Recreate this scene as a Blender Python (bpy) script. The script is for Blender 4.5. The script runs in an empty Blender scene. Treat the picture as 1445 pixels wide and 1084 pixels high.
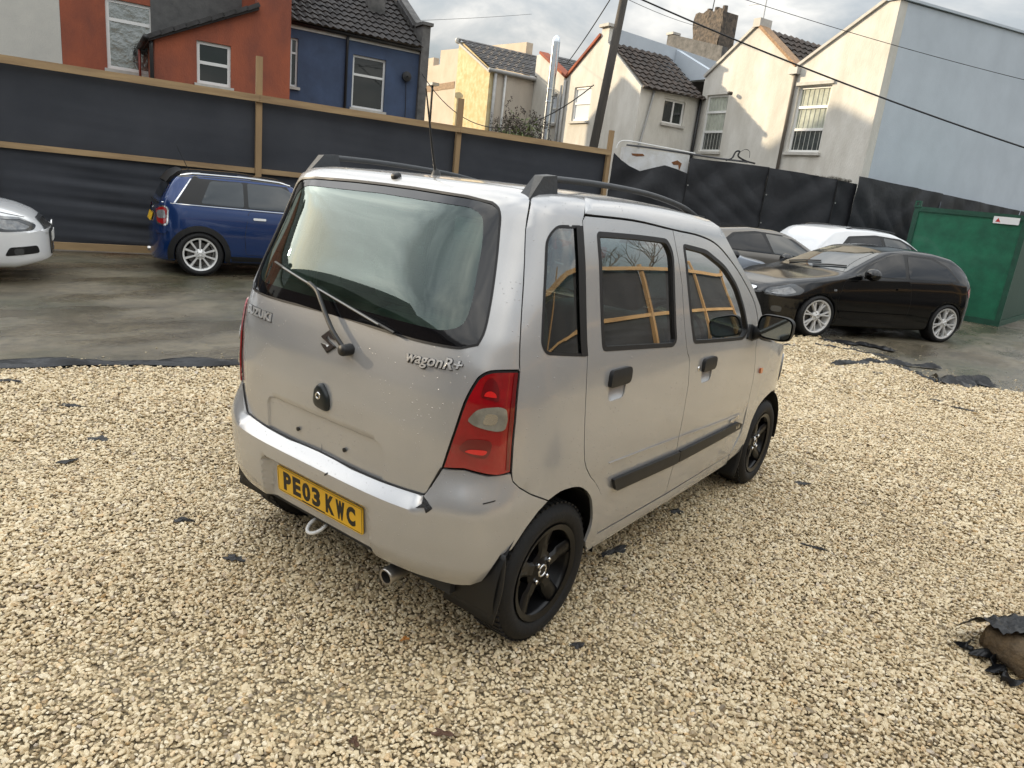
import bpy, bmesh, math, random
import numpy as np
from mathutils import Vector, Matrix
from mathutils.geometry import delaunay_2d_cdt
random.seed(7); rng = np.random.default_rng(11)
sc = bpy.context.scene
COL = sc.collection
R = math.radians
# ---------------------------------------------------------------- camera
cam = bpy.data.cameras.new('camera'); camo = bpy.data.objects.new('camera', cam); COL.objects.link(camo)
cam.sensor_fit = 'HORIZONTAL'; cam.sensor_width = 36; cam.lens = 36*1000/1445; cam.clip_start = .05; cam.clip_end = 3000
YAW, PITCH, ROLL = .632, .267, .111
F = Vector((math.cos(YAW)*math.cos(PITCH), math.sin(YAW)*math.cos(PITCH), -math.sin(PITCH)))
Rt = Vector((math.sin(YAW), -math.cos(YAW), 0)); Up = Rt.cross(F)
r2 = Rt*math.cos(ROLL)+Up*math.sin(ROLL); u2 = Up*math.cos(ROLL)-Rt*math.sin(ROLL)
CP = Vector((-2.089, -2.039, 1.672))
camo.matrix_world = Matrix(((r2.x, u2.x, -F.x, CP.x), (r2.y, u2.y, -F.y, CP.y), (r2.z, u2.z, -F.z, CP.z), (0, 0, 0, 1)))
sc.camera = camo
# ---------------------------------------------------------------- sky, sun, exposure
SUN_AZ, SUN_EL = 110., 16.5
SUN_DIR = Vector((math.cos(R(SUN_AZ))*math.cos(R(SUN_EL)), math.sin(R(SUN_AZ))*math.cos(R(SUN_EL)), math.sin(R(SUN_EL))))
w = bpy.data.worlds.new('World'); sc.world = w; w.use_nodes = True
nt = w.node_tree; nt.nodes.clear()
def N(nt, t, **k):
    n = nt.nodes.new(t)
    for a, b in k.items(): setattr(n, a, b)
    return n
def Lk(nt, a, b): nt.links.new(a, b)
def mth(nt, op, a, b=None, c=None):
    n = N(nt, 'ShaderNodeMath', operation=op)
    for i, v in enumerate((a, b, c)):
        if v is None: continue
        if isinstance(v, (int, float)): n.inputs[i].default_value = v
        else: Lk(nt, v, n.inputs[i])
    return n.outputs[0]
def mixc(nt, f, a, b, mode='MIX'):
    n = N(nt, 'ShaderNodeMix', data_type='RGBA', blend_type=mode)
    for i, v in ((0, f), (6, a), (7, b)):
        if isinstance(v, (int, float)): n.inputs[i].default_value = v
        elif isinstance(v, tuple): n.inputs[i].default_value = v if len(v) == 4 else v+(1,)
        else: Lk(nt, v, n.inputs[i])
    return n.outputs[2]
def ramp(nt, f, pts):
    n = N(nt, 'ShaderNodeValToRGB'); e = n.color_ramp.elements
    while len(e) < len(pts): e.new(.5)
    for k, (p, c) in enumerate(pts):
        e[k].position = p; e[k].color = (c, c, c, 1) if isinstance(c, (int, float)) else (c if len(c) == 4 else tuple(c)+(1,))
    Lk(nt, f, n.inputs[0]); return n.outputs[0]
sky = N(nt, 'ShaderNodeTexSky', sky_type='NISHITA', sun_disc=False, sun_elevation=R(SUN_EL), sun_rotation=R(90-SUN_AZ), air_density=1.2, dust_density=2.5, ozone_density=1.)
tc = N(nt, 'ShaderNodeTexCoord'); sx = N(nt, 'ShaderNodeSeparateXYZ'); Lk(nt, tc.outputs['Generated'], sx.inputs[0])
zc = mth(nt, 'MAXIMUM', sx.outputs[2], 0.)
den = mth(nt, 'ADD', zc, .22)
cx = N(nt, 'ShaderNodeCombineXYZ'); Lk(nt, mth(nt, 'DIVIDE', sx.outputs[0], den), cx.inputs[0]); Lk(nt, mth(nt, 'DIVIDE', sx.outputs[1], den), cx.inputs[1]); cx.inputs[2].default_value = 3.7
n1 = N(nt, 'ShaderNodeTexNoise'); n1.inputs['Scale'].default_value = 1.9; n1.inputs['Detail'].default_value = 7; n1.inputs['Roughness'].default_value = .55; n1.inputs['Distortion'].default_value = .5; Lk(nt, cx.outputs[0], n1.inputs['Vector'])
overc = mth(nt, 'MULTIPLY_ADD', zc, 12.2, 1.35)                     # overcast gradient steepened: zenith raised to light the gravel, horizon dimmed
cl = ramp(nt, n1.outputs[0], [(.32, (.44, .475, .52)), (.44, (.76, .80, .84)), (.55, (1.05, 1.06, 1.05)), (.68, (1.58, 1.54, 1.45))])
vm = N(nt, 'ShaderNodeVectorMath', operation='DOT_PRODUCT'); Lk(nt, tc.outputs['Generated'], vm.inputs[0]); vm.inputs[1].default_value = SUN_DIR
glow = mth(nt, 'MULTIPLY_ADD', mth(nt, 'POWER', mth(nt, 'MAXIMUM', vm.outputs['Value'], 0.), 7.), 1.5, 1.)
sc1 = N(nt, 'ShaderNodeVectorMath', operation='SCALE'); Lk(nt, cl, sc1.inputs[0]); Lk(nt, mth(nt, 'MULTIPLY', overc, glow), sc1.inputs['Scale'])
cover = ramp(nt, n1.outputs[0], [(.38, .72), (.56, .94)])
bg = N(nt, 'ShaderNodeBackground'); bg.inputs[1].default_value = .10
Lk(nt, mixc(nt, cover, sky.outputs[0], sc1.outputs[0]), bg.inputs[0])
wo = N(nt, 'ShaderNodeOutputWorld'); Lk(nt, bg.outputs[0], wo.inputs[0])
sl = bpy.data.lights.new('sun', 'SUN'); slo = bpy.data.objects.new('sun', sl); COL.objects.link(slo)
sl.energy = 3.0; sl.angle = R(.9); sl.color = (1, .82, .57)
slo.rotation_euler = (-SUN_DIR).to_track_quat('-Z', 'Y').to_euler()
vs = sc.view_settings; vs.view_transform = 'Standard'; vs.look = 'None'; vs.exposure = .95; vs.gamma = 1; vs.use_curve_mapping = False
sc.cycles.max_bounces = 8; sc.cycles.transparent_max_bounces = 16; sc.cycles.glossy_bounces = 4; sc.cycles.caustics_reflective = False; sc.cycles.caustics_refractive = False
sc.cycles.sample_clamp_indirect = 4
# ---------------------------------------------------------------- materials
MATS = {}
def mat(name, col, rough=.6, metal=0., var=.0, vscale=6., bump=0., bscale=30., spec=.5, coat=0., col2=None, crough=.05, streak=None, rvar=0., alpha=None, emis=None):
    """plain procedural surface: base colour with noise variation towards col2, noise bump"""
    if name in MATS: return MATS[name]
    m = bpy.data.materials.new(name); m.use_nodes = True; t = m.node_tree; b = t.nodes['Principled BSDF']
    b.inputs['Roughness'].default_value = rough; b.inputs['Metallic'].default_value = metal; b.inputs['Specular IOR Level'].default_value = spec
    b.inputs['Coat Weight'].default_value = coat; b.inputs['Coat Roughness'].default_value = crough
    c = tuple(col)+(1,)
    b.inputs['Base Color'].default_value = c
    tcn = N(t, 'ShaderNodeTexCoord'); vec = tcn.outputs['Object']
    if streak:
        mp = N(t, 'ShaderNodeMapping'); mp.inputs['Scale'].default_value = streak; Lk(t, vec, mp.inputs[0]); vec2 = mp.outputs[0]
    else: vec2 = vec
    if var or col2:
        nz = N(t, 'ShaderNodeTexNoise'); nz.inputs['Scale'].default_value = vscale; nz.inputs['Detail'].default_value = 6; nz.inputs['Roughness'].default_value = .62; Lk(t, vec2, nz.inputs['Vector'])
        c2 = tuple(col2)+(1,) if col2 else tuple(min(1, x*(1-var)) for x in col)+(1,)
        f = ramp(t, nz.outputs[0], [(.36, 0.), (.66, 1.)])
        Lk(t, mixc(t, f, c, c2), b.inputs['Base Color'])
        if rvar: Lk(t, mth(t, 'MULTIPLY_ADD', f, rvar, rough), b.inputs['Roughness'])
    if bump:
        nb = N(t, 'ShaderNodeTexNoise'); nb.inputs['Scale'].default_value = bscale; nb.inputs['Detail'].default_value = 5; Lk(t, vec2, nb.inputs['Vector'])
        bp = N(t, 'ShaderNodeBump'); bp.inputs['Strength'].default_value = bump; bp.inputs['Distance'].default_value = .02; Lk(t, nb.outputs[0], bp.inputs['Height']); Lk(t, bp.outputs[0], b.inputs['Normal'])
    if emis: b.inputs['Emission Color'].default_value = tuple(emis[:3])+(1,); b.inputs['Emission Strength'].default_value = emis[3]
    MATS[name] = m; return m
def glassmat(name, tint, refl=1.0, haze=0., hazecol=(.75, .8, .78), rough=.0, gcol=(1, 1, 1)):
    """thin pane: tinted see-through with Fresnel reflection and an optional film of condensation"""
    if name in MATS: return MATS[name]
    m = bpy.data.materials.new(name); m.use_nodes = True; t = m.node_tree; t.nodes.clear()
    o = N(t, 'ShaderNodeOutputMaterial'); tr = N(t, 'ShaderNodeBsdfTransparent'); tr.inputs[0].default_value = tuple(tint)+(1,)
    gl = N(t, 'ShaderNodeBsdfGlossy'); gl.inputs['Roughness'].default_value = rough; gl.inputs[0].default_value = tuple(gcol)+(1,)
    fr = N(t, 'ShaderNodeFresnel'); fr.inputs[0].default_value = 1.5
    geo = N(t, 'ShaderNodeNewGeometry')
    fac = mth(t, 'MINIMUM', mth(t, 'MULTIPLY', fr.outputs[0], 1.9*refl), 1.)
    mx = N(t, 'ShaderNodeMixShader'); last = tr.outputs[0]
    if haze:
        df = N(t, 'ShaderNodeBsdfDiffuse'); df.inputs[0].default_value = tuple(hazecol)+(1,)
        tl = N(t, 'ShaderNodeBsdfTranslucent'); tl.inputs[0].default_value = tuple(hazecol)+(1,)
        hm = N(t, 'ShaderNodeMixShader'); hm.inputs[0].default_value = .5; Lk(t, df.outputs[0], hm.inputs[1]); Lk(t, tl.outputs[0], hm.inputs[2])
        nz = N(t, 'ShaderNodeTexNoise'); nz.inputs['Scale'].default_value = 5; nz.inputs['Detail'].default_value = 6; tcn = N(t, 'ShaderNodeTexCoord'); Lk(t, tcn.outputs['Object'], nz.inputs['Vector'])
        m2 = N(t, 'ShaderNodeMixShader'); Lk(t, mth(t, 'MULTIPLY', ramp(t, nz.outputs[0], [(.35, .25), (.65, 1.)]), haze), m2.inputs[0]); Lk(t, last, m2.inputs[1]); Lk(t, hm.outputs[0], m2.inputs[2]); last = m2.outputs[0]
    Lk(t, fac, mx.inputs[0]); Lk(t, last, mx.inputs[1]); Lk(t, gl.outputs[0], mx.inputs[2]); Lk(t, mx.outputs[0], o.inputs[0])
    MATS[name] = m; return m
# ---------------------------------------------------------------- mesh helpers
def tag(o, label=None, cat=None, group=None, kind=None):
    for k, v in (('label', label), ('category', cat), ('group', group), ('kind', kind)):
        if v: o[k] = v
    return o
def thing(name, label, cat, loc=(0, 0, 0), rotz=0., group=None):
    o = bpy.data.objects.new(name, None); COL.objects.link(o); o.location = loc; o.rotation_euler = (0, 0, rotz); o.empty_display_size = .1
    return tag(o, label, cat, group)
def mk(name, verts, faces, m, parent=None, smooth=False, loc=None, rot=None):
    me = bpy.data.meshes.new(name); me.from_pydata([tuple(v) for v in verts], [], faces); me.update()
    if smooth: me.polygons.foreach_set('use_smooth', [True]*len(me.polygons))
    o = bpy.data.objects.new(name, me); COL.objects.link(o)
    if m: me.materials.append(m)
    if parent: o.parent = parent
    if loc: o.location = loc
    if rot: o.rotation_euler = rot
    return o
def copy_obj(o, parent=None, loc=None, rot=None, scale=None):
    c = o.copy(); COL.objects.link(c)
    if parent: c.parent = parent
    if loc is not None: c.location = loc
    if rot is not None: c.rotation_euler = rot
    if scale is not None: c.scale = scale
    for ch in list(o.children): copy_obj(ch, c)
    return c
class MB:
    def __init__(s): s.v = []; s.f = []
    def add(s, vs, fs):
        k = len(s.v); s.v += [tuple(v) for v in vs]; s.f += [tuple(i+k for i in f) for f in fs]; return s
    def box(s, a, b, M=None):
        (x0, y0, z0), (x1, y1, z1) = a, b
        vs = [Vector(p) for p in ((x0, y0, z0), (x1, y0, z0), (x1, y1, z0), (x0, y1, z0), (x0, y0, z1), (x1, y0, z1), (x1, y1, z1), (x0, y1, z1))]
        if M: vs = [M @ v for v in vs]
        return s.add(vs, [(0, 3, 2, 1), (4, 5, 6, 7), (0, 1, 5, 4), (1, 2, 6, 5), (2, 3, 7, 6), (3, 0, 4, 7)])
    def obox(s, O, e, n, u0, u1, d0, d1, z0, z1):
        """box in a frame: u along e, d along n, z up"""
        O, e, n = Vector(O), Vector(e), Vector(n); up = Vector((0, 0, 1))
        vs = [O+e*u+n*d+up*z for z in (z0, z1) for (u, d) in ((u0, d0), (u1, d0), (u1, d1), (u0, d1))]
        return s.add(vs, [(0, 3, 2, 1), (4, 5, 6, 7), (0, 1, 5, 4), (1, 2, 6, 5), (2, 3, 7, 6), (3, 0, 4, 7)])
    def tube(s, pts, r, seg=8, cap=True):
        pts = [Vector(p) for p in pts]; n = len(pts); rr = r if hasattr(r, '__len__') else [r]*n
        base = len(s.v); a0 = None
        for i, p in enumerate(pts):
            d = (pts[min(i+1, n-1)]-pts[max(i-1, 0)]).normalized()
            if a0 is None: a0 = d.orthogonal().normalized()
            a0 = (a0-d*a0.dot(d)).normalized(); b0 = d.cross(a0)
            for k in range(seg):
                t = 2*math.pi*k/seg; s.v.append(tuple(p+(a0*math.cos(t)+b0*math.sin(t))*rr[i]))
        for i in range(n-1):
            for k in range(seg):
                a = base+i*seg+k; b = base+i*seg+(k+1) % seg; s.f.append((a, b, b+seg, a+seg))
        if cap: s.f.append(tuple(base+k for k in reversed(range(seg)))); s.f.append(tuple(base+(n-1)*seg+k for k in range(seg)))
        return s
    def lathe(s, prof, seg=32, axis='y', M=None, closed=False):
        """prof: (radius, axial)"""
        base = len(s.v); n = len(prof)
        for k in range(seg):
            t = 2*math.pi*k/seg; c, si = math.cos(t), math.sin(t)
            for (r, a) in prof:
                p = Vector((r*c, a, r*si)) if axis == 'y' else Vector((r*c, r*si, a))
                s.v.append(tuple(M @ p if M else p))
        for k in range(seg):
            k2 = (k+1) % seg
            for i in range(n-1 if not closed else n):
                j = (i+1) % n
                s.f.append((base+k*n+i, base+k*n+j, base+k2*n+j, base+k2*n+i))
        return s
    def prism(s, poly, z0, z1, M=None):
        n = len(poly); vs = [Vector((x, y, z)) for z in (z0, z1) for (x, y) in poly]
        if M: vs = [M @ v for v in vs]
        return s.add(vs, [tuple(reversed(range(n))), tuple(range(n, 2*n))]+[(i, (i+1) % n, n+(i+1) % n, n+i) for i in range(n)])
    def grid(s, fn, nu, nv):
        base = len(s.v)
        for j in range(nv+1):
            for i in range(nu+1): s.v.append(tuple(fn(i/nu, j/nv)))
        for j in range(nv):
            for i in range(nu):
                a = base+j*(nu+1)+i; s.f.append((a, a+1, a+nu+2, a+nu+1))
        return s
    def build(s, name, m, parent=None, smooth=False, auto=None, **k):
        o = mk(name, s.v, s.f, m, parent, smooth, **k)
        if auto: smooth_by_angle(o, auto)
        return o
def smooth_by_angle(o, deg):
    me = o.data; bm = bmesh.new(); bm.from_mesh(me)
    for f in bm.faces: f.smooth = True
    for e in bm.edges:
        if len(e.link_faces) == 2: e.smooth = e.calc_face_angle(0) < R(deg)
        else: e.smooth = False
    bm.to_mesh(me); bm.free()
def pip(p, poly):
    x, y = p; c = False; n = len(poly); j = n-1
    for i in range(n):
        xi, yi = poly[i]; xj, yj = poly[j]
        if (yi > y) != (yj > y) and x < (xj-xi)*(y-yi)/(yj-yi)+xi: c = not c
        j = i
    return c
def area(p): return .5*sum(p[i][0]*p[(i+1) % len(p)][1]-p[(i+1) % len(p)][0]*p[i][1] for i in range(len(p)))
def rnd(poly, r, seg=4):
    """round every corner of a polygon (r: one radius or a list)"""
    out = []; n = len(poly)
    for i in range(n):
        a, b, c = (Vector(poly[(i+k-1) % n]) for k in range(3)); rr = r[i] if hasattr(r, '__len__') else r
        da, dc = a-b, c-b
        if rr <= 0: out.append(tuple(b)); continue
        q = min(rr, da.length*.45, dc.length*.45); p0 = b+da.normalized()*q; p1 = b+dc.normalized()*q
        for k in range(seg+1):
            t = k/seg; out.append(tuple(p0*(1-t)**2+b*2*t*(1-t)+p1*t*t))
    return out
def cat(pts, seg=4):
    """smooth open curve through points"""
    P = [Vector(p) for p in pts]; out = []
    for i in range(len(P)-1):
        a, b, c, d = P[max(i-1, 0)], P[i], P[i+1], P[min(i+2, len(P)-1)]
        for k in range(seg):
            t = k/seg; out.append(tuple(.5*((2*b)+(c-a)*t+(2*a-5*b+4*c-d)*t*t+(3*b-a-3*c+d)*t**3)))
    out.append(tuple(P[-1])); return out
def inset(poly, d):
    sg = 1 if area(poly) > 0 else -1; n = len(poly); out = []
    for i in range(n):
        a, b, c = (Vector(poly[(i+k-1) % n]) for k in range(3)); e1 = (b-a); e2 = (c-b)
        if e1.length < 1e-7 or e2.length < 1e-7: out.append(tuple(b)); continue
        e1.normalize(); e2.normalize(); n1 = Vector((-e1.y, e1.x))*sg; n2 = Vector((-e2.y, e2.x))*sg; m = n1+n2
        if m.length < 1e-6: out.append(tuple(b)); continue
        m.normalize(); out.append(tuple(b+m*(d/max(.35, m.dot(n1)))))
    return out
def dens(poly, h):
    out = []
    for i in range(len(poly)):
        a, b = Vector(poly[i]), Vector(poly[(i+1) % len(poly)]); k = max(1, int((b-a).length/h))
        out += [tuple(a+(b-a)*(j/k)) for j in range(k)]
    return out
def cdt(poly, holes=(), h=.03, extra=(), hv=None):
    """triangulate polygon minus holes with inner grid points; returns verts, tris, boundary loops"""
    hv = hv or h; V = []; E = []; loops = []
    for lp in [poly]+list(holes):
        k = len(V); V += [Vector(p) for p in lp]; n = len(lp); E += [(k+i, k+(i+1) % n) for i in range(n)]; loops.append(list(range(k, k+n)))
    for lp in extra:
        k = len(V); V += [Vector(p) for p in lp]; n = len(lp); E += [(k+i, k+(i+1) % n) for i in range(n)]
    xs = [p[0] for p in poly]; ys = [p[1] for p in poly]
    j = 0; y = min(ys)+hv*.5
    while y < max(ys):
        x = min(xs)+h*(.5 if j % 2 else .95)
        while x < max(xs):
            if pip((x, y), poly) and not any(pip((x, y), q) for q in holes): V.append(Vector((x, y)))
            x += h
        y += hv; j += 1
    ov, oe, of, a, b, c = delaunay_2d_cdt(V, E, [], 0, 1e-6)
    tr = []
    for f in of:
        cx = sum(ov[i].x for i in f)/3; cy = sum(ov[i].y for i in f)/3
        if pip((cx, cy), poly) and not any(pip((cx, cy), q) for q in holes): tr.append(tuple(f))
    mp = {}
    for i, orig in enumerate(a):
        for q in orig: mp[q] = i
    return [tuple(v) for v in ov], tr, [[mp[i] for i in lp] for lp in loops]
def panel(name, poly, fn, m, parent=None, holes=(), h=.03, hv=None, off=0., flange=.0, extra=(), flip=False, offf=None, smooth=True, mirror=False):
    """a curved sheet: polygon in (u,v) mapped by fn(u,v,off); flange folds the edges inwards"""
    poly = dens(poly, h*1.2); holes = [dens(q, h*1.2) for q in holes]; extra = [dens(q, h*1.2) for q in extra]
    V, T, loops = cdt(poly, holes, h, extra, hv)
    pts = [fn(u, v, off+(offf(u, v) if offf else 0.)) for (u, v) in V]
    k = len(pts)
    if flange:
        for lp in loops:
            n = len(lp); b = len(pts)
            pts += [fn(*V[i], off-flange+(offf(*V[i]) if offf else 0.)) for i in lp]
            T = T+[(lp[i], lp[(i+1) % n], b+(i+1) % n, b+i) for i in range(n)]
    if mirror: pts = [(p[0], -p[1], p[2]) for p in pts]
    o = mk(name, pts, T, m, parent)
    bm = bmesh.new(); bm.from_mesh(o.data)
    bmesh.ops.recalc_face_normals(bm, faces=bm.faces)
    for f in bm.faces: f.smooth = smooth
    for e in bm.edges:
        if len(e.link_faces) == 2 and e.calc_face_angle(0) > R(35): e.smooth = False
    bm.to_mesh(o.data); bm.free()
    return o
# ================================================================ the setting
TH = R(-22.); E1 = Vector((math.cos(TH), math.sin(TH), 0)); NN = Vector((-math.sin(TH), math.cos(TH), 0))
FO = Vector((3.2, 10.1, 0)); CN = Vector((17.41, 2.40, 0)); GZ = -.016
def ground_material():
    m = bpy.data.materials.new('wet_concrete'); m.use_nodes = True; t = m.node_tree; b = t.nodes['Principled BSDF']
    tcn = N(t, 'ShaderNodeTexCoord'); v = tcn.outputs['Object']
    def nz(s, d=6, r=.6, vec=v):
        n = N(t, 'ShaderNodeTexNoise'); n.inputs['Scale'].default_value = s; n.inputs['Detail'].default_value = d; n.inputs['Roughness'].default_value = r; Lk(t, vec, n.inputs['Vector']); return n.outputs[0]
    mp = N(t, 'ShaderNodeMapping'); mp.inputs['Scale'].default_value = (.8, 1.6, 1); mp.inputs['Rotation'].default_value = (0, 0, R(22)); Lk(t, v, mp.inputs[0])
    c = mixc(t, ramp(t, nz(.9, 7, .65, mp.outputs[0]), [(.35, 0), (.65, 1)]), (.070, .058, .038), (.175, .148, .10))
    c = mixc(t, ramp(t, nz(.45), [(.48, 0), (.62, .75)]), c, (.048, .05, .026))          # moss
    c = mixc(t, ramp(t, nz(9, 9, .75), [(.48, 0), (.66, .7)]), c, (.045, .04, .032))
    c = mixc(t, ramp(t, nz(130, 3, .6), [(.58, 0), (.66, .5)]), c, (.26, .235, .19))
    c = mixc(t, ramp(t, nz(60, 4, .7), [(.66, 0), (.70, .6)]), c, (.02, .018, .015))
    Lk(t, c, b.inputs['Base Color'])
    Lk(t, ramp(t, nz(.6, 5, .6, mp.outputs[0]), [(.42, .17), (.50, .38), (.60, .72)]), b.inputs['Roughness'])
    bp = N(t, 'ShaderNodeBump'); bp.inputs['Strength'].default_value = .55; bp.inputs['Distance'].default_value = .012; Lk(t, nz(34, 9, .75), bp.inputs['Height']); Lk(t, bp.outputs[0], b.inputs['Normal'])
    return m
def flat(name, poly, z, m, h=None):
    V, T, _ = cdt(poly, (), h or 1e6)
    return mk(name, [(x, y, z) for x, y in V], T, m)
g = flat('ground', [(-400, -400), (400, -400), (400, 400), (-400, 400)], GZ, ground_material()); tag(g, kind='structure')
# gravel bed -------------------------------------------------------
GRAV = [(-14, 11.0), (-.31, 3.93), (.45, 3.58), (1.05, 3.22), (2.6, 2.75), (5, 2.0), (7.4, 1.25), (9.35, .72), (8.95, .1), (8.4, -.48), (7.9, -1.0), (7.75, -1.35), (8.1, -1.95), (8.9, -3.2), (9.6, -5), (10, -9.3), (-14, -9.3)]
def gravel_bed_material():
    m = bpy.data.materials.new('gravel_bed'); m.use_nodes = True; t = m.node_tree; b = t.nodes['Principled BSDF']
    v = N(t, 'ShaderNodeTexCoord').outputs['Object']
    vo = N(t, 'ShaderNodeTexVoronoi'); vo.inputs['Scale'].default_value = 62; Lk(t, v, vo.inputs['Vector'])
    hs = N(t, 'ShaderNodeSeparateColor'); Lk(t, vo.outputs['Color'], hs.inputs[0])
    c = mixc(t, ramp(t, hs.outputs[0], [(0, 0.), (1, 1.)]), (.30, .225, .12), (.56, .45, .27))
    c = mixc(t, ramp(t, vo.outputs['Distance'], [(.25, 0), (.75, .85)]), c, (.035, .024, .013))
    Lk(t, c, b.inputs['Base Color']); b.inputs['Roughness'].default_value = .8
    bp = N(t, 'ShaderNodeBump'); bp.inputs['Strength'].default_value = 1.; bp.inputs['Distance'].default_value = .012; bp.invert = True; Lk(t, vo.outputs['Distance'], bp.inputs['Height']); Lk(t, bp.outputs[0], b.inputs['Normal'])
    return m
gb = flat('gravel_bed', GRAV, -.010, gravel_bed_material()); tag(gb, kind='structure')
def stone_material():
    m = bpy.data.materials.new('limestone_chips'); m.use_nodes = True; t = m.node_tree; b = t.nodes['Principled BSDF']
    oi = N(t, 'ShaderNodeObjectInfo'); v = N(t, 'ShaderNodeTexCoord').outputs['Object']
    c = N(t, 'ShaderNodeValToRGB'); e = c.color_ramp.elements
    pts = [(0, (.16, .12, .075)), (.06, (.38, .285, .165)), (.18, (.60, .475, .285)), (.45, (.72, .59, .375)), (.7, (.79, .665, .445)), (.86, (.84, .74, .545)), (.94, (.70, .49, .25)), (1., (.46, .40, .33))]
    while len(e) < len(pts): e.new(.5)
    for k, (p, q) in enumerate(pts): e[k].position = p; e[k].color = q+(1,)
    Lk(t, oi.outputs['Random'], c.inputs[0])
    nz = N(t, 'ShaderNodeTexNoise'); nz.inputs['Scale'].default_value = 2.2; nz.inputs['Detail'].default_value = 5; Lk(t, v, nz.inputs['Vector'])
    Lk(t, mixc(t, ramp(t, nz.outputs[0], [(.4, 0), (.7, .55)]), c.outputs[0], (.36, .27, .145)), b.inputs['Base Color'])
    gp = N(t, 'ShaderNodeNewGeometry'); n2 = N(t, 'ShaderNodeTexNoise'); n2.inputs['Scale'].default_value = 1.1; n2.inputs['Detail'].default_value = 6; n2.inputs['Roughness'].default_value = .65; Lk(t, gp.outputs['Position'], n2.inputs['Vector'])
    old = b.inputs['Base Color'].links[0].from_socket
    Lk(t, mixc(t, ramp(t, n2.outputs[0], [(.50, 0), (.72, .55)]), old, mixc(t, 1., old, (.66, .58, .47), 'MULTIPLY')), b.inputs['Base Color'])   # damp, dirty patches
    b.inputs['Roughness'].default_value = .42; b.inputs['Specular IOR Level'].default_value = .6
    return m
STONE = stone_material()
def stone_mesh(i):
    r = np.random.default_rng(100+i); bm = bmesh.new(); bmesh.ops.create_icosphere(bm, subdivisions=2 if i < 4 else 1, radius=1)
    ax = np.array([1.12, r.uniform(.58, .95), r.uniform(.40, .66)]); pl = [(v/np.linalg.norm(v), r.uniform(.45, .8)) for v in r.normal(size=(10, 3))]
    for v in bm.verts:
        p = np.array(v.co)
        for n, d in pl:
            q = p@n
            if q > d: p = p-n*(q-d)*.92
        v.co = p*ax*r.uniform(.95, 1.05)
    for f in bm.faces: f.smooth = False
    me = bpy.data.meshes.new('stone'); bm.to_mesh(me); bm.free(); me.materials.append(STONE)
    return bpy.data.objects.new('stone', me)
def in_view(p, mx, my):
    d = p-np.array(CP); zf = d@np.array(F); xx = d@np.array(r2)/zf; yy = d@np.array(u2)/zf
    return (zf > .3) & (np.abs(xx) < .7225+mx) & (yy > -.542-my)
def gravel_points():
    out = []
    for li, (x0, x1, sp, dmin, dmax, s) in enumerate(((-3, 10, .0146, 0, 4.6, 1.0), (-8, 10.5, .0190, 4.6, 8., 1.30), (-8, 10.5, .028, 8., 14, 1.8), (-9, 10, .0215, 0, 7.5, 1.5))):
        nx = int((x1-x0)/sp); ny = int(14.5/sp)
        X, Y = np.meshgrid(x0+sp*np.arange(nx), -9+sp*np.arange(ny)); X = X+(np.arange(ny) % 2)[:, None]*sp*.5
        P = np.stack([X.ravel(), Y.ravel(), np.zeros(X.size)], 1); P[:, :2] += rng.normal(0, sp*.23, (len(P), 2))
        D = np.hypot(P[:, 0]-CP.x, P[:, 1]-CP.y); P = P[(D >= dmin) & (D < dmax)]
        P = P[in_view(P, .28, .5)] if li < 3 else P[~in_view(P, .28, .5) & in_view(P, 1.5, 3.)]
        poly = np.array(GRAV); ins = np.zeros(len(P), bool); j = len(poly)-1
        jx = P[:, 0]+rng.normal(0, .05, len(P)); jy = P[:, 1]+rng.normal(0, .05, len(P))
        for i in range(len(poly)):
            xi, yi = poly[i]; xj, yj = poly[j]
            with np.errstate(divide='ignore', invalid='ignore'):
                ins ^= ((yi > jy) != (yj > jy)) & (jx < (xj-xi)*(jy-yi)/(yj-yi+1e-12)+xi)
            j = i
        P = P[ins]; und = .004*np.sin(P[:, 0]*2.3+1)*np.cos(P[:, 1]*2.9)+.003*np.sin(P[:, 0]*7+P[:, 1]*5)
        P[:, 2] = -.004+rng.uniform(-.004, .005, len(P))*s+und
        rut = np.exp(-((np.abs(P[:, 1]+.55*np.sin(P[:, 0]*.5))-.72)/.13)**2)*(P[:, 0] < -.3)
        P[:, 2] -= .005*rut; pat = np.sin(P[:, 0]*1.7+np.sin(P[:, 1]*2.1))*np.sin(P[:, 1]*1.9+1.3*np.sin(P[:, 0]*1.1))
        out.append((P, s*rng.lognormal(0, .22, len(P))*.0107*(1-.08*pat)*np.where(rng.random(len(P)) < .04, 1.35, 1.)))
    P = np.concatenate([a for a, _ in out]); S_ = np.concatenate([b for _, b in out])
    # thin the chips where they stray over the edge
    return P, S_
GP, GS = gravel_points()
gme = bpy.data.meshes.new('gravel'); gme.from_pydata(GP.tolist(), [], [])
for nm, arr in (('sc', GS),):
    a = gme.attributes.new(nm, 'FLOAT', 'POINT'); a.data.foreach_set('value', arr.astype(np.float32))
a = gme.attributes.new('rt', 'FLOAT_VECTOR', 'POINT'); rt = np.stack([rng.normal(0, .32, len(GP)), rng.normal(0, .32, len(GP)), rng.uniform(0, 6.28, len(GP))], 1); a.data.foreach_set('vector', rt.astype(np.float32).ravel())
gme.materials.append(STONE)
gvo = bpy.data.objects.new('gravel', gme); COL.objects.link(gvo); tag(gvo, 'pale yellow limestone chippings covering the near half of the yard', 'gravel', kind='stuff')
ng = bpy.data.node_groups.new('gravel', 'GeometryNodeTree')
ng.interface.new_socket('Geometry', in_out='INPUT', socket_type='NodeSocketGeometry'); ng.interface.new_socket('Geometry', in_out='OUTPUT', socket_type='NodeSocketGeometry')
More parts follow.
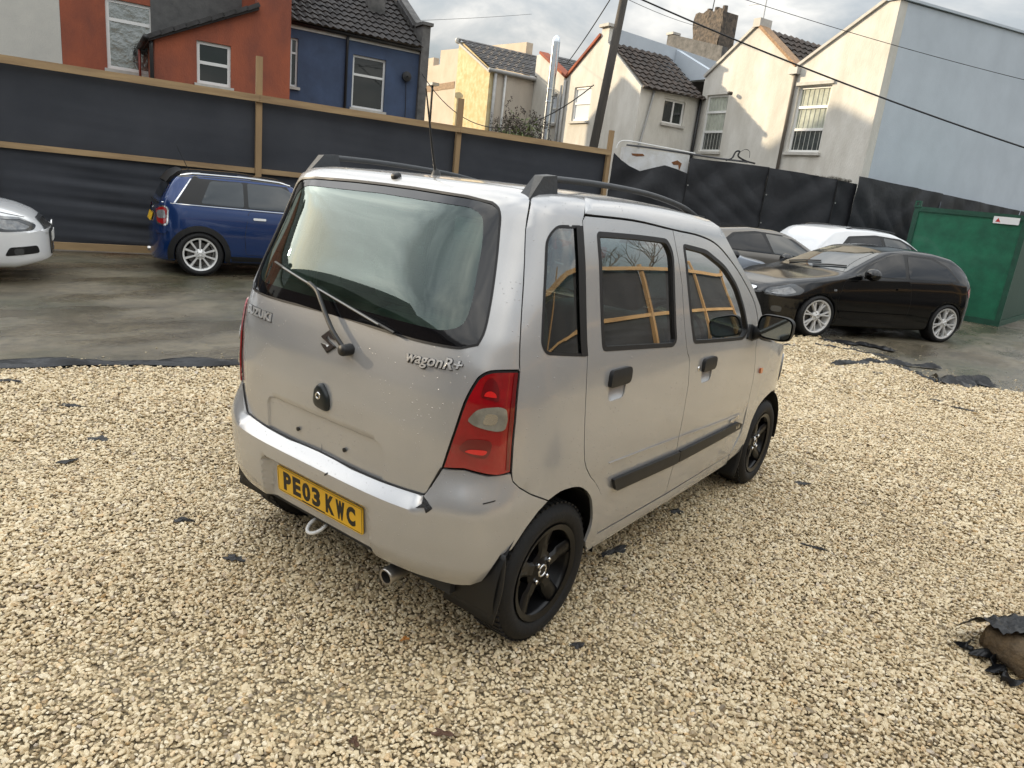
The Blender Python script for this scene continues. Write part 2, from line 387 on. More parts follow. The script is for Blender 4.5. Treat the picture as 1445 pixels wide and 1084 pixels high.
gi = ng.nodes.new('NodeGroupInput'); go = ng.nodes.new('NodeGroupOutput'); ip = ng.nodes.new('GeometryNodeInstanceOnPoints'); gti = ng.nodes.new('GeometryNodeGeometryToInstance')
stones = [stone_mesh(i) for i in range(9)]
for so in reversed(stones):
    oi = ng.nodes.new('GeometryNodeObjectInfo'); oi.inputs['Object'].default_value = so; ng.links.new(oi.outputs['Geometry'], gti.inputs[0])
na = ng.nodes.new('GeometryNodeInputNamedAttribute'); na.data_type = 'FLOAT'; na.inputs[0].default_value = 'sc'
nr = ng.nodes.new('GeometryNodeInputNamedAttribute'); nr.data_type = 'FLOAT_VECTOR'; nr.inputs[0].default_value = 'rt'
ng.links.new(gi.outputs[0], ip.inputs['Points']); ng.links.new(gti.outputs[0], ip.inputs['Instance']); ip.inputs['Pick Instance'].default_value = True
ng.links.new(na.outputs[0], ip.inputs['Scale']); ng.links.new(nr.outputs[0], ip.inputs['Rotation']); ng.links.new(ip.outputs[0], go.inputs[0])
md = gvo.modifiers.new('gravel', 'NODES'); md.node_group = ng
# black weed membrane along the far edge ---------------------------
M_mem = mat('black_membrane', (.008, .0085, .010), .36, var=.3, vscale=9, bump=.5, bscale=14, spec=.35)
def wob(p, f, s): return math.sin(p[0]*f+s)*math.cos(p[1]*f*1.3+s*2)
def strip(name, line, wd, m, hgt=.03, seed=1, n=60, parent=None, nv=6, lift=.004):
    """crumpled strip of sheet following a ground line"""
    L = cat([tuple(p) for p in line], 12); r = random.Random(seed); A = [r.uniform(0, 6) for _ in range(4)]
    def fn(u, v):
        k = min(int(u*(len(L)-1)), len(L)-2); t = u*(len(L)-1)-k; a, b = Vector(L[k]), Vector(L[k+1]); p = a.lerp(b, t); d = (b-a).normalized(); nrm = Vector((-d.y, d.x))
        ww = wd*(1+.3*math.sin(u*17+A[0])+.2*math.sin(u*41+A[1])); q = p+nrm*(v-.5)*ww
        z = lift+hgt*(math.sin(v*math.pi)**.8)*(.55+.45*math.sin(u*23+A[2]+v*2))+hgt*.3*math.sin(u*67+v*9+A[3])*math.sin(v*math.pi)
        return (q.x, q.y, max(z, lift))
    return MB().grid(fn, n, nv).build(name, m, parent, smooth=True)
mem = strip('membrane_edge', [(-6, 6.95), (-2.5, 5.1), (-.26, 4.02), (.42, 3.70), (1.16, 3.30), (1.9, 3.05)], .15, M_mem, .04, 3, 160)
tag(mem, 'black plastic membrane edge lying between the gravel and the concrete', 'membrane')
M_scrap = mat('dusty_plastic', (.035, .034, .034), .6, var=.5, vscale=25, bump=.4, bscale=40)
def scrap(loc, sx, sy, rz, seed, m=None, name='plastic_scrap', z=.001, hg=.014):
    r = random.Random(seed); ph = [r.uniform(0, 6) for _ in range(6)]; n = 17
    edge = [1+.28*math.sin(3*t+ph[0])+.2*math.sin(5*t+ph[1])+r.uniform(-.22, .22) for t in [2*math.pi*k/n for k in range(n)]]
    def P(k, f):
        t = 2*math.pi*k/n; rr = f*edge[k]; x, y = rr*math.cos(t), rr*math.sin(t); return (x*sx, y*sy, z+hg*(.5+.5*math.sin(3*x+ph[2])*math.cos(3.5*y+ph[3]))*(1.1-.8*f)+hg*.25*math.sin(k*2.7+ph[4]))
    V = [(0, 0, z+hg*.6)]+[P(k, .55) for k in range(n)]+[P(k, 1.) for k in range(n)]
    Fc = [(0, 1+k, 1+(k+1) % n) for k in range(n)]+[(1+k, 1+n+k, 1+n+(k+1) % n, 1+(k+1) % n) for k in range(n)]
    o = mk(name, V, Fc, m or M_scrap, None, False, loc, (0, 0, rz)); sd = o.modifiers.new('thick', 'SOLIDIFY'); sd.thickness = .003; return o
# loose chips strewn over the concrete edge
def stray():
    out = []
    poly = GRAV[1:15]
    for i in range(len(poly)-1):
        a, b = np.array(poly[i]), np.array(poly[i+1]); L = np.linalg.norm(b-a); d = (b-a)/L; n = np.array([-d[1], d[0]])
        for k in range(int(L*55)): out.append(tuple(a+d*rng.uniform(0, L)+n*abs(rng.exponential(.22))))
    return out
SP = stray()
mbs = MB(); base = [np.array([v.co for v in so.data.vertices]) for so in stones[4:8]]; bf = [[tuple(p.vertices) for p in so.data.polygons] for so in stones[4:8]]
for k, (x, y) in enumerate(SP):
    i = k % 4; a = rng.uniform(0, 6.28); s = .012*rng.lognormal(0, .3); c_, s_ = math.cos(a), math.sin(a); V = base[i]*s
    mbs.add([(x+v[0]*c_-v[1]*s_, y+v[0]*s_+v[1]*c_, GZ+.004+v[2]) for v in V], bf[i])
so_ = mbs.build('stray_gravel', mat('loose_chips', (.55, .46, .31), .7, var=.5, vscale=9)); tag(so_, 'loose pale chips strewn over the concrete beside the gravel', 'gravel', kind='stuff')
# ================================================================ fences
M_wood = mat('fence_timber', (.38, .25, .125), .75, var=.45, vscale=5, bump=.3, bscale=20, streak=(1, 1, .15), col2=(.27, .18, .095))
M_rail = mat('rail_timber', (.42, .29, .15), .75, vscale=4, bump=.25, bscale=18, streak=(.25, .25, 2), col2=(.29, .19, .10))
def fabric_material():
    m = bpy.data.materials.new('shade_fabric'); m.use_nodes = True; t = m.node_tree; b = t.nodes['Principled BSDF']
    v = N(t, 'ShaderNodeTexCoord').outputs['Object']
    nz = N(t, 'ShaderNodeTexNoise'); nz.inputs['Scale'].default_value = 1.2; nz.inputs['Detail'].default_value = 5; Lk(t, v, nz.inputs['Vector'])
    Lk(t, mixc(t, ramp(t, nz.outputs[0], [(.35, 0), (.65, 1)]), (.033, .037, .046), (.046, .050, .060)), b.inputs['Base Color'])
    b.inputs['Roughness'].default_value = .62; b.inputs['Specular IOR Level'].default_value = .35
    wv = N(t, 'ShaderNodeTexWave'); wv.inputs['Scale'].default_value = 60; wv.bands_direction = 'Z'; wv.inputs['Distortion'].default_value = .5; Lk(t, v, wv.inputs['Vector'])
    bp = N(t, 'ShaderNodeBump'); bp.inputs['Strength'].default_value = .15; bp.inputs['Distance'].default_value = .004; Lk(t, wv.outputs[0], bp.inputs['Height']); Lk(t, bp.outputs[0], b.inputs['Normal'])
    return m
M_fab = fabric_material()
def timber(mb, O, e, n, u0, u1, d0, d1, z0, z1): mb.obox(O, e, n, u0, u1, d0, d1, z0, z1)
def timber_fence(name, label, O, e, n, posts, zt, ztop, zmid, ripple=1., skip_low=False):
    """posts + three rails per bay in front of stretched fabric; n points away from the yard"""
    rot = math.atan2(e.y, e.x); t = thing(name, label, 'fence', (O.x, O.y, GZ), rot)
    X, Y = Vector((1, 0, 0)), Vector((0, 1, 0))
    if e.cross(n).z < 0: Y = -Y
    O0 = Vector((0, 0, 0))
    for i, u in enumerate(posts):
        mb = MB(); mb.obox(O0, X, Y, u-.05, u+.05, -.075, 0., 0, ztop[i % len(ztop)]); mb.build('post', M_wood, t)
    for i in range(len(posts)-1):
        a, b = posts[i]+.053, posts[i+1]-.053
        c, d = posts[i]+.002, posts[i+1]-.002
        MB().obox(O0, X, Y, c, d, -.125, -.078, zt-.11, zt).build('rail', M_rail, t)
        MB().obox(O0, X, Y, a, b, -.05, -.004, zmid-.085, zmid).build('rail', M_rail, t)
        MB().obox(O0, X, Y, a, b, -.05, -.004, .03, .14).build('rail', M_rail, t)
        rr = random.Random(i*7+len(posts)); ph = [rr.uniform(0, 6) for _ in range(4)]
        def fn(u, v, a=posts[i], b=posts[i+1], ph=ph):
            x = a+(b-a)*u; z = .02+(zt-.04)*v; e_ = math.sin(math.pi*u)**.5
            lo = (.8 if z < zmid-.1 else .10)*ripple*(.45+.55*math.sin(x*1.3+ph[1]+z*.7)**2)
            d = .02+lo*e_*(.018*math.sin(z*17+ph[0]+.8*math.sin(x*1.7+ph[1]))+.010*math.sin(z*39+x*2.1+ph[2]))+.012*math.sin(x*3+z*2+ph[3])
            d = max(d, .003)
            return O0+X*x+Y*d+Vector((0, 0, z))
        fo = MB().grid(fn, 40, 70).build('fabric', M_fab, t, smooth=True)
    return t
timber_fence('fence', 'timber post and rail fence faced with dark grey fabric behind the blue car', FO, E1, NN, [-12.6, -8.9, -5.2, -1.5, 2.24, 5.97, 9.66], 2.74, [3.2, 3.1, 3.2, 2.74, 3.34, 3.25, 3.15], 1.56)
# the same fence down the other side of the yard (mirrored in the car's windows)
FE = Vector((math.cos(R(-4)), math.sin(R(-4)), 0)); FN = Vector((FE.y, -FE.x, 0))
timber_fence('fence', 'timber and fabric fence mirrored in the side windows', Vector((-8, -4.25, 0)), FE, FN, [0, 3.6, 7.2, 10.8, 14.4, 18, 21.6, 25.2], 2.6, [2.95, 2.7, 3.0, 2.8], 1.45)
# ---- tarpaulin fence round the house bases on the far side
M_tarp = mat('black_tarpaulin', (.024, .0255, .030), .5, var=.25, vscale=2.5, bump=.35, bscale=9, spec=.4)
M_white = mat('white_render', (.62, .61, .585), .85, vscale=1.6, bump=.25, bscale=40, col2=(.50, .485, .45), streak=(1, 1, .45))
A_ = FO+E1*9.73; B_ = CN-E1*.25; TD = (B_-A_); TL = TD.length; TD.normalize(); TN = Vector((-TD.y, TD.x, 0))
tf = thing('tarpaulin_fence', 'black tarpaulin sheets hung along the low boundary wall below the white houses', 'fence', (A_.x, A_.y, GZ), math.atan2(TD.y, TD.x))
def tarp(u0, u1, tops, seed, d0=-.05, zb=0., par=tf, crumple=.055, X=Vector((1, 0, 0)), Y=Vector((0, 1, 0)), O=Vector((0, 0, 0)), nu=36, nv=40, m=None, name='tarpaulin'):
    r = random.Random(seed); ph = [r.uniform(0, 6.28) for _ in range(8)]; ks = [(r.uniform(1, 4), r.uniform(-3, 3)) for _ in range(6)]
    us = [p[0] for p in tops]; zs = [p[1] for p in tops]
    def fn(u, v):
        x = u0+(u1-u0)*u; zt = float(np.interp(x, us, zs)); z = zb+(zt-zb)*v
        d = d0-crumple*(sum(math.sin(a*x*1.6+b*z*1.3+p) for (a, b), p in zip(ks, ph))/6)-crumple*.5*abs(math.sin(2.2*(x-u0)+2.6*(zt-z)+ph[6]))*v**3
        d -= .012*abs(math.sin(5.1*x+3.7*z+2*math.sin(2.3*z+ph[7])))+.010*math.sin(9*z+4*math.sin(1.7*x+ph[5]))*v
        return O+X*x+Y*min(d, .03)+Vector((0, 0, z))
    return MB().grid(fn, nu*2, nv*2).build(name, m or M_tarp, par, smooth=True)
tarp(.05, 1.90, [(.05, 2.70), (.25, 2.56), (.45, 2.46), (.72, 2.38), (1.0, 2.47), (1.3, 2.57), (1.6, 2.52), (1.9, 2.45)], 1, crumple=.07)
tarp(1.905, 3.95, [(1.9, 2.80), (2.5, 2.80), (2.95, 2.82), (3.95, 2.82)], 2)
tarp(3.955, 5.86, [(3.95, 2.81), (4.86, 2.79), (5.86, 2.74)], 3)
tarp(5.865, 6.44, [(5.8, 2.73), (6.44, 2.70)], 4)
ti = thing('tarpaulin_fence', 'black tarpaulin sheets hung under the big shaded side wall', 'fence', (CN.x, CN.y, GZ), TH)
Ya = Vector((0, 1, 0))
tarp(-.28, 3.4, [(-.28, 2.88), (3.4, 2.80)], 5, d0=-.16, par=ti); tarp(3.405, 7.6, [(3.4, 2.79), (7.6, 2.68)], 6, d0=-.16, par=ti); tarp(7.605, 12, [(7.6, 2.68), (12, 2.6)], 7, d0=-.16, par=ti)
# seam cords with pale eyelets
M_cord = mat('black_cord', (.01, .01, .011), .6); M_eye = mat('eyelet_metal', (.5, .5, .48), .4, metal=.6)
for u, z1 in ((1.9, 2.5), (3.95, 2.8), (5.86, 2.72)):
    MB().tube([(u+.01*math.sin(k*1.7), -.10, .1+(z1-.1)*k/10) for k in range(11)], .012, 6).build('seam', M_cord, tf)
    for z in (.9, 1.55, 2.2): MB().lathe([(.006, 0), (.016, 0), (.016, .008), (.006, .008)], 10, M=Matrix.Translation((u+.03, -.125, z))).build('eyelet', M_eye, tf)
# low boundary wall behind the tarpaulins
lw = thing('boundary_wall', 'broken white-painted boundary wall topped with rubble above the tarpaulin', 'wall', (A_.x, A_.y, GZ), math.atan2(TD.y, TD.x))
M_rub = mat('rubble_stone', (.34, .32, .28), .9, vscale=7, bump=.8, bscale=16, col2=(.16, .15, .13))
MB().box((.34, .06, 0), (1.95, .26, 2.86)).build('white_section', mat('old_whitewash', (.72, .73, .74), .8, vscale=3, col2=(.56, .55, .52), bump=.3), lw)
MB().box((1.955, .06, 0), (6.35, .34, 2.72)).build('wall_core', M_rub, lw)
for k in range(26):
    rr = random.Random(k); u = 3.9+k*.098; s = rr.uniform(.05, .09)
    bm = bmesh.new(); bmesh.ops.create_icosphere(bm, subdivisions=1, radius=1)
    for v in bm.verts: v.co *= rr.uniform(.75, 1.15)
    me = bpy.data.meshes.new('stone'); bm.to_mesh(me); bm.free(); me.materials.append(M_rub)
    o = bpy.data.objects.new('stone', me); COL.objects.link(o); o.parent = lw; o.location = (u, .13+rr.uniform(-.03, .06), 2.745+.015*math.sin(k)+(0.03 if k > 16 else 0)); o.scale = (s*1.2, s, s*.7); o.rotation_euler = (0, 0, rr.uniform(0, 3))
M_rust = mat('rust_patch', (.24, .10, .04), .9, var=.4, vscale=20)
for (pts) in ([(.52, 2.74), (.80, 2.76), (.84, 2.72), (.66, 2.69), (.55, 2.70)], [(1.52, 2.66), (1.66, 2.72), (1.78, 2.66), (1.74, 2.50), (1.70, 2.62), (1.58, 2.61)]):
    MB().prism(pts, 0, .004, Matrix(((1, 0, 0, 0), (0, 0, -1, .058), (0, 1, 0, 0), (0, 0, 0, 1)))).build('bare_patch', M_rust, lw)
# white cable and dark hose lying on the wall top, twisted black wire
ca = MB().tube(cat([(12.28, 6.36, 2.78), (12.34, 6.32, 2.93), (12.55, 6.2, 2.97), (13.1, 5.85, 2.95), (13.9, 5.22, 2.90)], 8), .014, 6).build('white_cable', mat('white_pvc', (.75, .75, .73), .4)); tag(ca, 'thin white cable looping over the end of the broken white wall', 'cable')
def TP(u, d, z): p = A_+TD*u+TN*d; return (p.x, p.y, z)
ho = MB().tube(cat([TP(.4, .1, 2.89), TP(1.0, .16, 2.90), TP(1.9, .1, 2.88), TP(2.6, .05, 2.86), TP(3.4, .0, 2.86)], 6), .022, 7).build('dark_pipe', mat('dark_pipe', (.05, .05, .055), .5)); tag(ho, 'dark pipe running along the top of the broken white wall', 'pipe')
bw = MB().tube(cat([TP(2.85, .02, 2.84), TP(3.0, .03, 2.9), TP(3.08, .05, 3.05), TP(3.17, .04, 3.07), TP(3.15, .02, 2.96), TP(3.35, .0, 2.88), TP(3.6, .0, 2.85)], 6), .02, 6).tube(cat([TP(3.16, .04, 3.04), TP(3.3, .03, 3.13), TP(3.42, .03, 3.1), TP(3.44, .02, 2.96)], 6), .006, 5).build('black_wire', M_cord); tag(bw, 'twisted black wire sticking up from the tarpaulin top', 'wire')
# ================================================================ houses
def wall(name, parent, axis, c, poly, m, holes=(), th=.3):
    """slab wall with openings; axis 'y': plane y=c, polygon (x,z), thickness to +y; axis 'x': plane x=c, polygon (y,z), thickness to +x"""
    V, T, loops = cdt(poly, holes, 1e6)
    def P(p, d): return (p[0], c+d, p[1]) if axis == 'y' else (c+d, p[0], p[1])
    n = len(V); vs = [P(p, 0) for p in V]+[P(p, th) for p in V]; fs = list(T)+[tuple(i+n for i in reversed(f)) for f in T]
    for lp in loops:
        for i in range(len(lp)): a, b = lp[i], lp[(i+1) % len(lp)]; fs.append((a, b, b+n, a+n))
    o = mk(name, vs, fs, m, parent); bm = bmesh.new(); bm.from_mesh(o.data); bmesh.ops.recalc_face_normals(bm, faces=bm.faces); bm.to_mesh(o.data); bm.free(); return o
def rect(a, b, c, d): return [(a, c), (b, c), (b, d), (a, d)]
M_upvc = mat('white_window_frame', (.78, .78, .76), .35)
M_pane = mat('dark_window_pane', (.012, .016, .016), .03, spec=.8, bump=.06, bscale=1.5)
M_foil = mat('wrinkled_window_pane', (.34, .35, .34), .08, metal=.9, bump=1., bscale=4.5)
M_net = glassmat('clear_window_pane', (.8, .85, .82))
M_sill = mat('stone_sill', (.55, .53, .49), .8, var=.2)
def window(parent, axis, c, u0, u1, z0, z1, vs=(), hs=(), fw=.06, rec=.08, pane=None, frame=None, sill=True, curtain=None):
    """frame + one pane for each light; vs, hs: positions of mullions and transoms"""
    frame = frame or M_upvc; pane = pane or M_pane
    X = Vector((1, 0, 0)) if axis == 'y' else Vector((0, 1, 0)); Y = Vector((0, 1, 0)) if axis == 'y' else Vector((1, 0, 0)); O = Y*c
    mb = MB(); mb.obox(O, X, Y, u0, u1, rec, rec+.07, z0, z0+fw); mb.obox(O, X, Y, u0, u1, rec, rec+.07, z1-fw, z1)
    mb.obox(O, X, Y, u0, u0+fw, rec, rec+.07, z0+fw, z1-fw); mb.obox(O, X, Y, u1-fw, u1, rec, rec+.07, z0+fw, z1-fw)
    us = [u0]+list(vs)+[u1]; zs = [z0]+list(hs)+[z1]
    for h in hs: mb.obox(O, X, Y, u0+fw, u1-fw, rec-.004, rec+.066, h-fw/2, h+fw/2)
    for v_ in vs: mb.obox(O, X, Y, v_-fw/2, v_+fw/2, rec-.002, rec+.068, z0+fw, z1-fw)
    wo_ = mb.build('window', frame, parent)
    for i in range(len(us)-1):
        for j in range(len(zs)-1):
            pm_ = pane[(i+j) % len(pane)] if isinstance(pane, (list, tuple)) else pane
            a, b = us[i]+fw*.5, us[i+1]-fw*.5; e, f = zs[j]+fw*.5, zs[j+1]-fw*.5
            pb = MB(); pb.obox(O, X, Y, a, b, rec+.03, rec+.036, e, f); pb.build('pane', pm_, wo_)
    if sill: MB().obox(O, X, Y, u0-.06, u1+.06, -.07, rec+.02, z0-.075, z0-.003).build('sill', M_sill, wo_)
    if curtain:
        (MB().grid(lambda u, v: O+X*(u0+.05+(u1-u0-.1)*u)+Y*(rec+.062+.008*math.sin(u*40))+Vector((0, 0, z0+.05+(z1-z0-.1)*v*curtain[1]+(z1-z0-.1)*(1-curtain[1]))), 40, 3)).build('curtain', curtain[0], wo_, smooth=True)
        MB().obox(O, X, Y, u0, u1, .9, .92, z0-.3, z1+.3).build('room_back', mat('dark_room', (.03, .03, .032), .9), wo_)
    return wo_
def tiles(name, parent, A, a, b, m, course=.3, wave=.19, amp=.022, step=.028):
    """pantile slope from eave corner A along vector a, up the slope b"""
    A, a, b = Vector(A), Vector(a), Vector(b); n = a.cross(b).normalized()
    if n.z < 0: n = -n
    nc = max(2, int(b.length/course)); ns = max(6, int(a.length/wave*6)); mb = MB()
    for k in range(nc):
        base = len(mb.v); rr = random.Random(k)
        for (v, up) in (((k-.12)/nc, step+.012), ((k-.12)/nc, step+.035), ((k+1)/nc, .02)):
            for i in range(ns+1):
                t = i/ns; ph = t*a.length/wave*2*math.pi
                mb.v.append(tuple(A+a*t+b*v+n*(up+amp*(math.sin(ph)+.35*math.sin(2*ph))+.004*math.sin(i*1.3+k*5))))
        for r_ in range(2):
            for i in range(ns): q = base+r_*(ns+1)+i; mb.f.append((q, q+1, q+ns+2, q+ns+1))
    return mb.build(name, m, parent, auto=50)
def slates(name, parent, A, a, b, m, course=.22, step=.012):
    A, a, b = Vector(A), Vector(a), Vector(b); n = a.cross(b).normalized()
    if n.z < 0: n = -n
    nc = max(2, int(b.length/course)); ns = max(2, int(a.length/.3)); mb = MB()
    for k in range(nc):
        for i in range(-1, ns):
            o_ = .5 if k % 2 else 0.; t0 = max(0, (i+o_)/ns); t1 = min(1, (i+1+o_)/ns-.012/a.length)
            if t1-t0 < .01/a.length: continue
            h_ = step*(1+.25*math.sin(i*7.1+k*3.7)); p = [A+a*t0+b*(k/nc-.02)+n*h_*2, A+a*t1+b*(k/nc-.02)+n*h_*2, A+a*t1+b*((k+1)/nc)+n*.004, A+a*t0+b*((k+1)/nc)+n*.004]
            q = [p[0]-n*h_*1.6, p[1]-n*h_*1.6]; mb.add(p+q, [(0, 1, 2, 3), (4, 5, 1, 0)])
    return mb.build(name, m, parent)
def slab(name, parent, pts, th, m, up=None):
    """closed slab from a quad/polygon, extruded along its normal downward by th"""
    P = [Vector(p) for p in pts]; n = (P[1]-P[0]).cross(P[2]-P[0]).normalized()
    if n.z < 0: n = -n
    k = len(P); vs = P+[p-n*th for p in P]; o = mk(name, vs, [tuple(range(k)), tuple(reversed(range(k, 2*k)))]+[(i, (i+1) % k, k+(i+1) % k, k+i) for i in range(k)], m, parent)
    bm = bmesh.new(); bm.from_mesh(o.data); bmesh.ops.recalc_face_normals(bm, faces=bm.faces); bm.to_mesh(o.data); bm.free(); return o
def pipe(name, parent, pts, r, m): return MB().tube(pts, r, 10).build(name, m, parent, smooth=True)
M_tile = mat('dark_roof_tile', (.040, .033, .030), .75, var=.5, vscale=3, bump=.3, bscale=20, col2=(.020, .019, .020))
M_slate = mat('old_slate', (.052, .05, .052), .7, vscale=4, bump=.3, bscale=12, col2=(.028, .026, .024))
M_btile = mat('brown_roof_tile', (.075, .056, .045), .8, vscale=4, bump=.3, bscale=18, col2=(.04, .034, .03))
M_blackp = mat('black_pipe', (.012, .012, .013), .45); M_greyp = mat('grey_pipe', (.42, .42, .41), .5, var=.2)
M_fascia = mat('white_fascia', (.6, .6, .58), .5, var=.2)
M_orange = mat('orange_render', (.36, .10, .05), .88, vscale=1.6, bump=.4, bscale=45, col2=(.22, .07, .045), streak=(1, 1, .5))
M_cream0 = mat('pale_cream_render', (.60, .585, .53), .88, vscale=1.2, bump=.35, bscale=35, col2=(.52, .51, .47))
M_blue = mat('blue_render', (.060, .092, .17), .8, vscale=1.8, bump=.25, bscale=50, col2=(.045, .066, .118))
M_conc = mat('grey_parapet', (.16, .155, .15), .9, vscale=3, bump=.5, bscale=14, col2=(.07, .07, .068))
M_dslate = mat('grey_slate_flank', (.12, .12, .118), .8, vscale=4, bump=.3, col2=(.08, .08, .08))
HB = FO+NN*8.0   # facade line of the near terrace
def house(name, label, u=0., group=None, base=HB): p = base+E1*u; return thing(name, label, 'house', (p.x, p.y, GZ), TH, group)
# cream house at the end of the row and its neighbours out of the frame
ha = house('rendered_house', 'pale cream rendered house at the top corner beside the orange house')
wall('wall', ha, 'y', 0, rect(-8.6, -.652, 0, 7.4), M_cream0, holes=[rect(-6.1, -5.0, 3.3, 5.0), rect(-3.6, -2.5, 3.3, 5.0)])
for a in (-6.1, -3.6): window(ha, 'y', 0, a, a+1.1, 3.3, 5.0, hs=(4.5,))
wall('gable_wall', ha, 'x', -8.6, [(.3, 0), (8, 0), (8, 7.4), (4.1, 9.6), (.3, 7.4)], M_cream0)
tiles('roof', ha, (-8.9, -.25, 7.3), (8.2, 0, 0), (0, 4.4, 2.4), M_tile); slab('roof_back', ha, [(-8.9, 4.15, 9.7), (-.7, 4.15, 9.7), (-.7, 8.3, 7.3), (-8.9, 8.3, 7.3)], .1, M_tile)
for k, (u0, cm) in enumerate(((-16.6, M_orange), (-24.6, M_cream0), (-32.6, M_blue))):
    hx = house('rendered_house', ('terracotta', 'pale grey', 'slate blue')[k]+' rendered terrace house beyond the edge of the picture, mirrored in the rear screen')
    wall('wall', hx, 'y', .004*k+.004, rect(u0, u0+7.99, 0, 7.4), cm, holes=[rect(u0+2, u0+3.1, 3.3, 5.0), rect(u0+5, u0+6.1, 3.3, 5.0)])
    for a in (u0+2, u0+5): window(hx, 'y', .004*k+.004, a, a+1.1, 3.3, 5.0, hs=(4.5,))
    slab('roof', hx, [(u0, -.25, 7.3), (u0+7.99, -.25, 7.3), (u0+7.99, 4.15, 10.3), (u0, 4.15, 10.3)], .12, M_tile); slab('roof_back', hx, [(u0, 4.15, 10.3), (u0+7.99, 4.15, 10.3), (u0+7.99, 8.3, 7.3), (u0, 8.3, 7.3)], .12, M_tile)
    MB().box((u0+.1, 3.6, 8.6), (u0+.9, 4.7, 10.8)).build('chimney', M_conc, hx)
# orange house ------------------------------------------------------
hb = house('rendered_house', 'orange rendered house with a tall window and a lean-to, between the cream and blue houses')
wall('wall', hb, 'y', 0, rect(-.648, 4.6, 0, 7.4), M_orange, holes=[rect(.28, 1.30, 3.46, 5.03)])
window(hb, 'y', 0, .28, 1.30, 3.46, 5.03, hs=(4.58,), pane=[M_foil], fw=.075, rec=.05)
tiles('roof', hb, (-.65, -.25, 7.3), (5.25, 0, 0), (0, 4.4, 2.4), M_tile); slab('roof_back', hb, [(-.65, 4.15, 9.7), (4.6, 4.15, 9.7), (4.6, 8.3, 7.3), (-.65, 8.3, 7.3)], .1, M_tile)
LX = -1.9
wall('lean_to_wall', hb, 'y', LX, [(1.17, 0), (4.18, 0), (4.18, 6.6), (3.38, 6.6), (3.38, 5.16), (1.17, 4.12)], M_orange, holes=[rect(2.05, 2.80, 3.29, 4.22)], th=.25)
wall('lean_to_side_wall', hb, 'x', 1.17, [(LX+.252, 0), (-.003, 0), (-.003, 4.05), (LX+.252, 4.05)], M_orange, th=.22)
wall('lean_to_side_wall', hb, 'x', 3.96, [(LX+.252, 0), (-.003, 0), (-.003, 6.55), (LX+.252, 6.55)], M_orange, th=.22)
window(hb, 'y', LX, 2.05, 2.80, 3.29, 4.22, hs=(3.76,), fw=.07, rec=.06)
slab('lean_to_roof', hb, [(1.0, LX-.12, 4.09), (3.375, LX-.12, 5.21), (3.375, -.005, 5.21), (1.0, -.005, 4.09)], .1, M_tile)
for k in range(9): # verge tiles
    t0 = k/9; a = Vector((1.0, LX-.16, 4.12)).lerp(Vector((3.375, LX-.16, 5.24)), t0); b = Vector((1.0, LX-.16, 4.12)).lerp(Vector((3.375, LX-.16, 5.24)), t0+.118)
    slab('verge_tile', hb, [a, b+Vector((0, 0, .02)), b+Vector((0, .28, .02)), a+Vector((0, .28, 0))], .09, M_slate)
slab('slate_flank', hb, [(1.25, -.02, 4.25), (3.37, -.02, 5.28), (3.37, -.004, 6.9), (1.25, -.004, 6.9)], .014, M_dslate)
pipe('downpipe', hb, [(1.10, LX-.05, 4.0), (1.10, LX-.05, 3.9), (1.12, LX-.05, 0.1)], .045, M_blackp); pipe('gutter', hb, [(.98, LX-.2, 4.06), (.98, -.03, 4.06)], .06, M_blackp)
pipe('small_pipe', hb, [(.98, -.06, 4.0), (.98, -.06, 3.2)], .03, mat('red_pipe', (.3, .07, .05), .5))
# blue house --------------------------------------------------------
hc = house('rendered_house', 'blue rendered house with dark tiled roof and black downpipe')
wall('wall', hc, 'y', 0, rect(4.602, 8.34, 0, 5.30), M_blue, holes=[rect(6.36, 7.34, 3.45, 4.86), rect(4.63, 4.83, 3.74, 4.97)])
window(hc, 'y', 0, 6.36, 7.34, 3.45, 4.86, hs=(4.35,), fw=.06, rec=.07); window(hc, 'y', 0, 4.63, 4.83, 3.74, 4.97, hs=(4.6,), fw=.05, rec=.07)
MB().box((4.602, -.03, 5.20), (8.34, -.002, 5.34)).build('fascia', M_fascia, hc)
tiles('roof', hc, (4.602, -.22, 5.36), (3.74, 0, 0), (0, 2.9, 1.76), M_tile, course=.31, wave=.21)
slab('roof_back', hc, [(4.602, 2.68, 7.10), (8.34, 2.68, 7.10), (8.34, 4.2, 6.1), (4.602, 4.2, 6.1)], .1, M_tile)
pipe('gutter', hc, [(4.61, -.10, 5.33), (8.34, -.10, 5.31)], .055, M_blackp); pipe('downpipe', hc, [(6.16, -.09, 5.28), (6.16, -.05, 5.05), (6.16, -.05, .1)], .04, M_blackp)
wall('parapet', hc, 'x', 8.345, [(-.12, 0), (4.2, 0), (4.2, 6.3), (2.7, 7.5), (.45, 6.12), (.45, 5.98), (-.12, 5.98)], M_conc, th=.25)
MB().box((8.30, -.20, 5.985), (8.65, .40, 6.07)).build('coping', M_conc, hc)
for k in range(5):
    y0 = .5+k*.44; z0 = 6.06+k*.44*.63; slab('coping_tile', hc, [(8.28, y0, z0-.02), (8.62, y0, z0-.02), (8.62, y0+.5, z0+.32), (8.28, y0+.5, z0+.32)], .07, M_slate)
MB().box((7.2, 1.2, 6.0), (7.65, 1.7, 7.6)).build('chimney', M_conc, hc); MB().lathe([(.02, 0), (.11, 0), (.14, .06), (.14, .12), (.02, .14)], 14, 'y', Matrix.Translation((7.95, -.02, 4.52)) @ Matrix.Rotation(R(180), 4, 'Z')).build('wall_lamp', M_blackp, hc)
pipe('cable', hc, cat([(7.95, -.05, 4.45), (7.98, -.04, 4.1), (8.0, -.04, 3.6), (8.0, -.04, 3.2)], 4), .01, M_blackp)
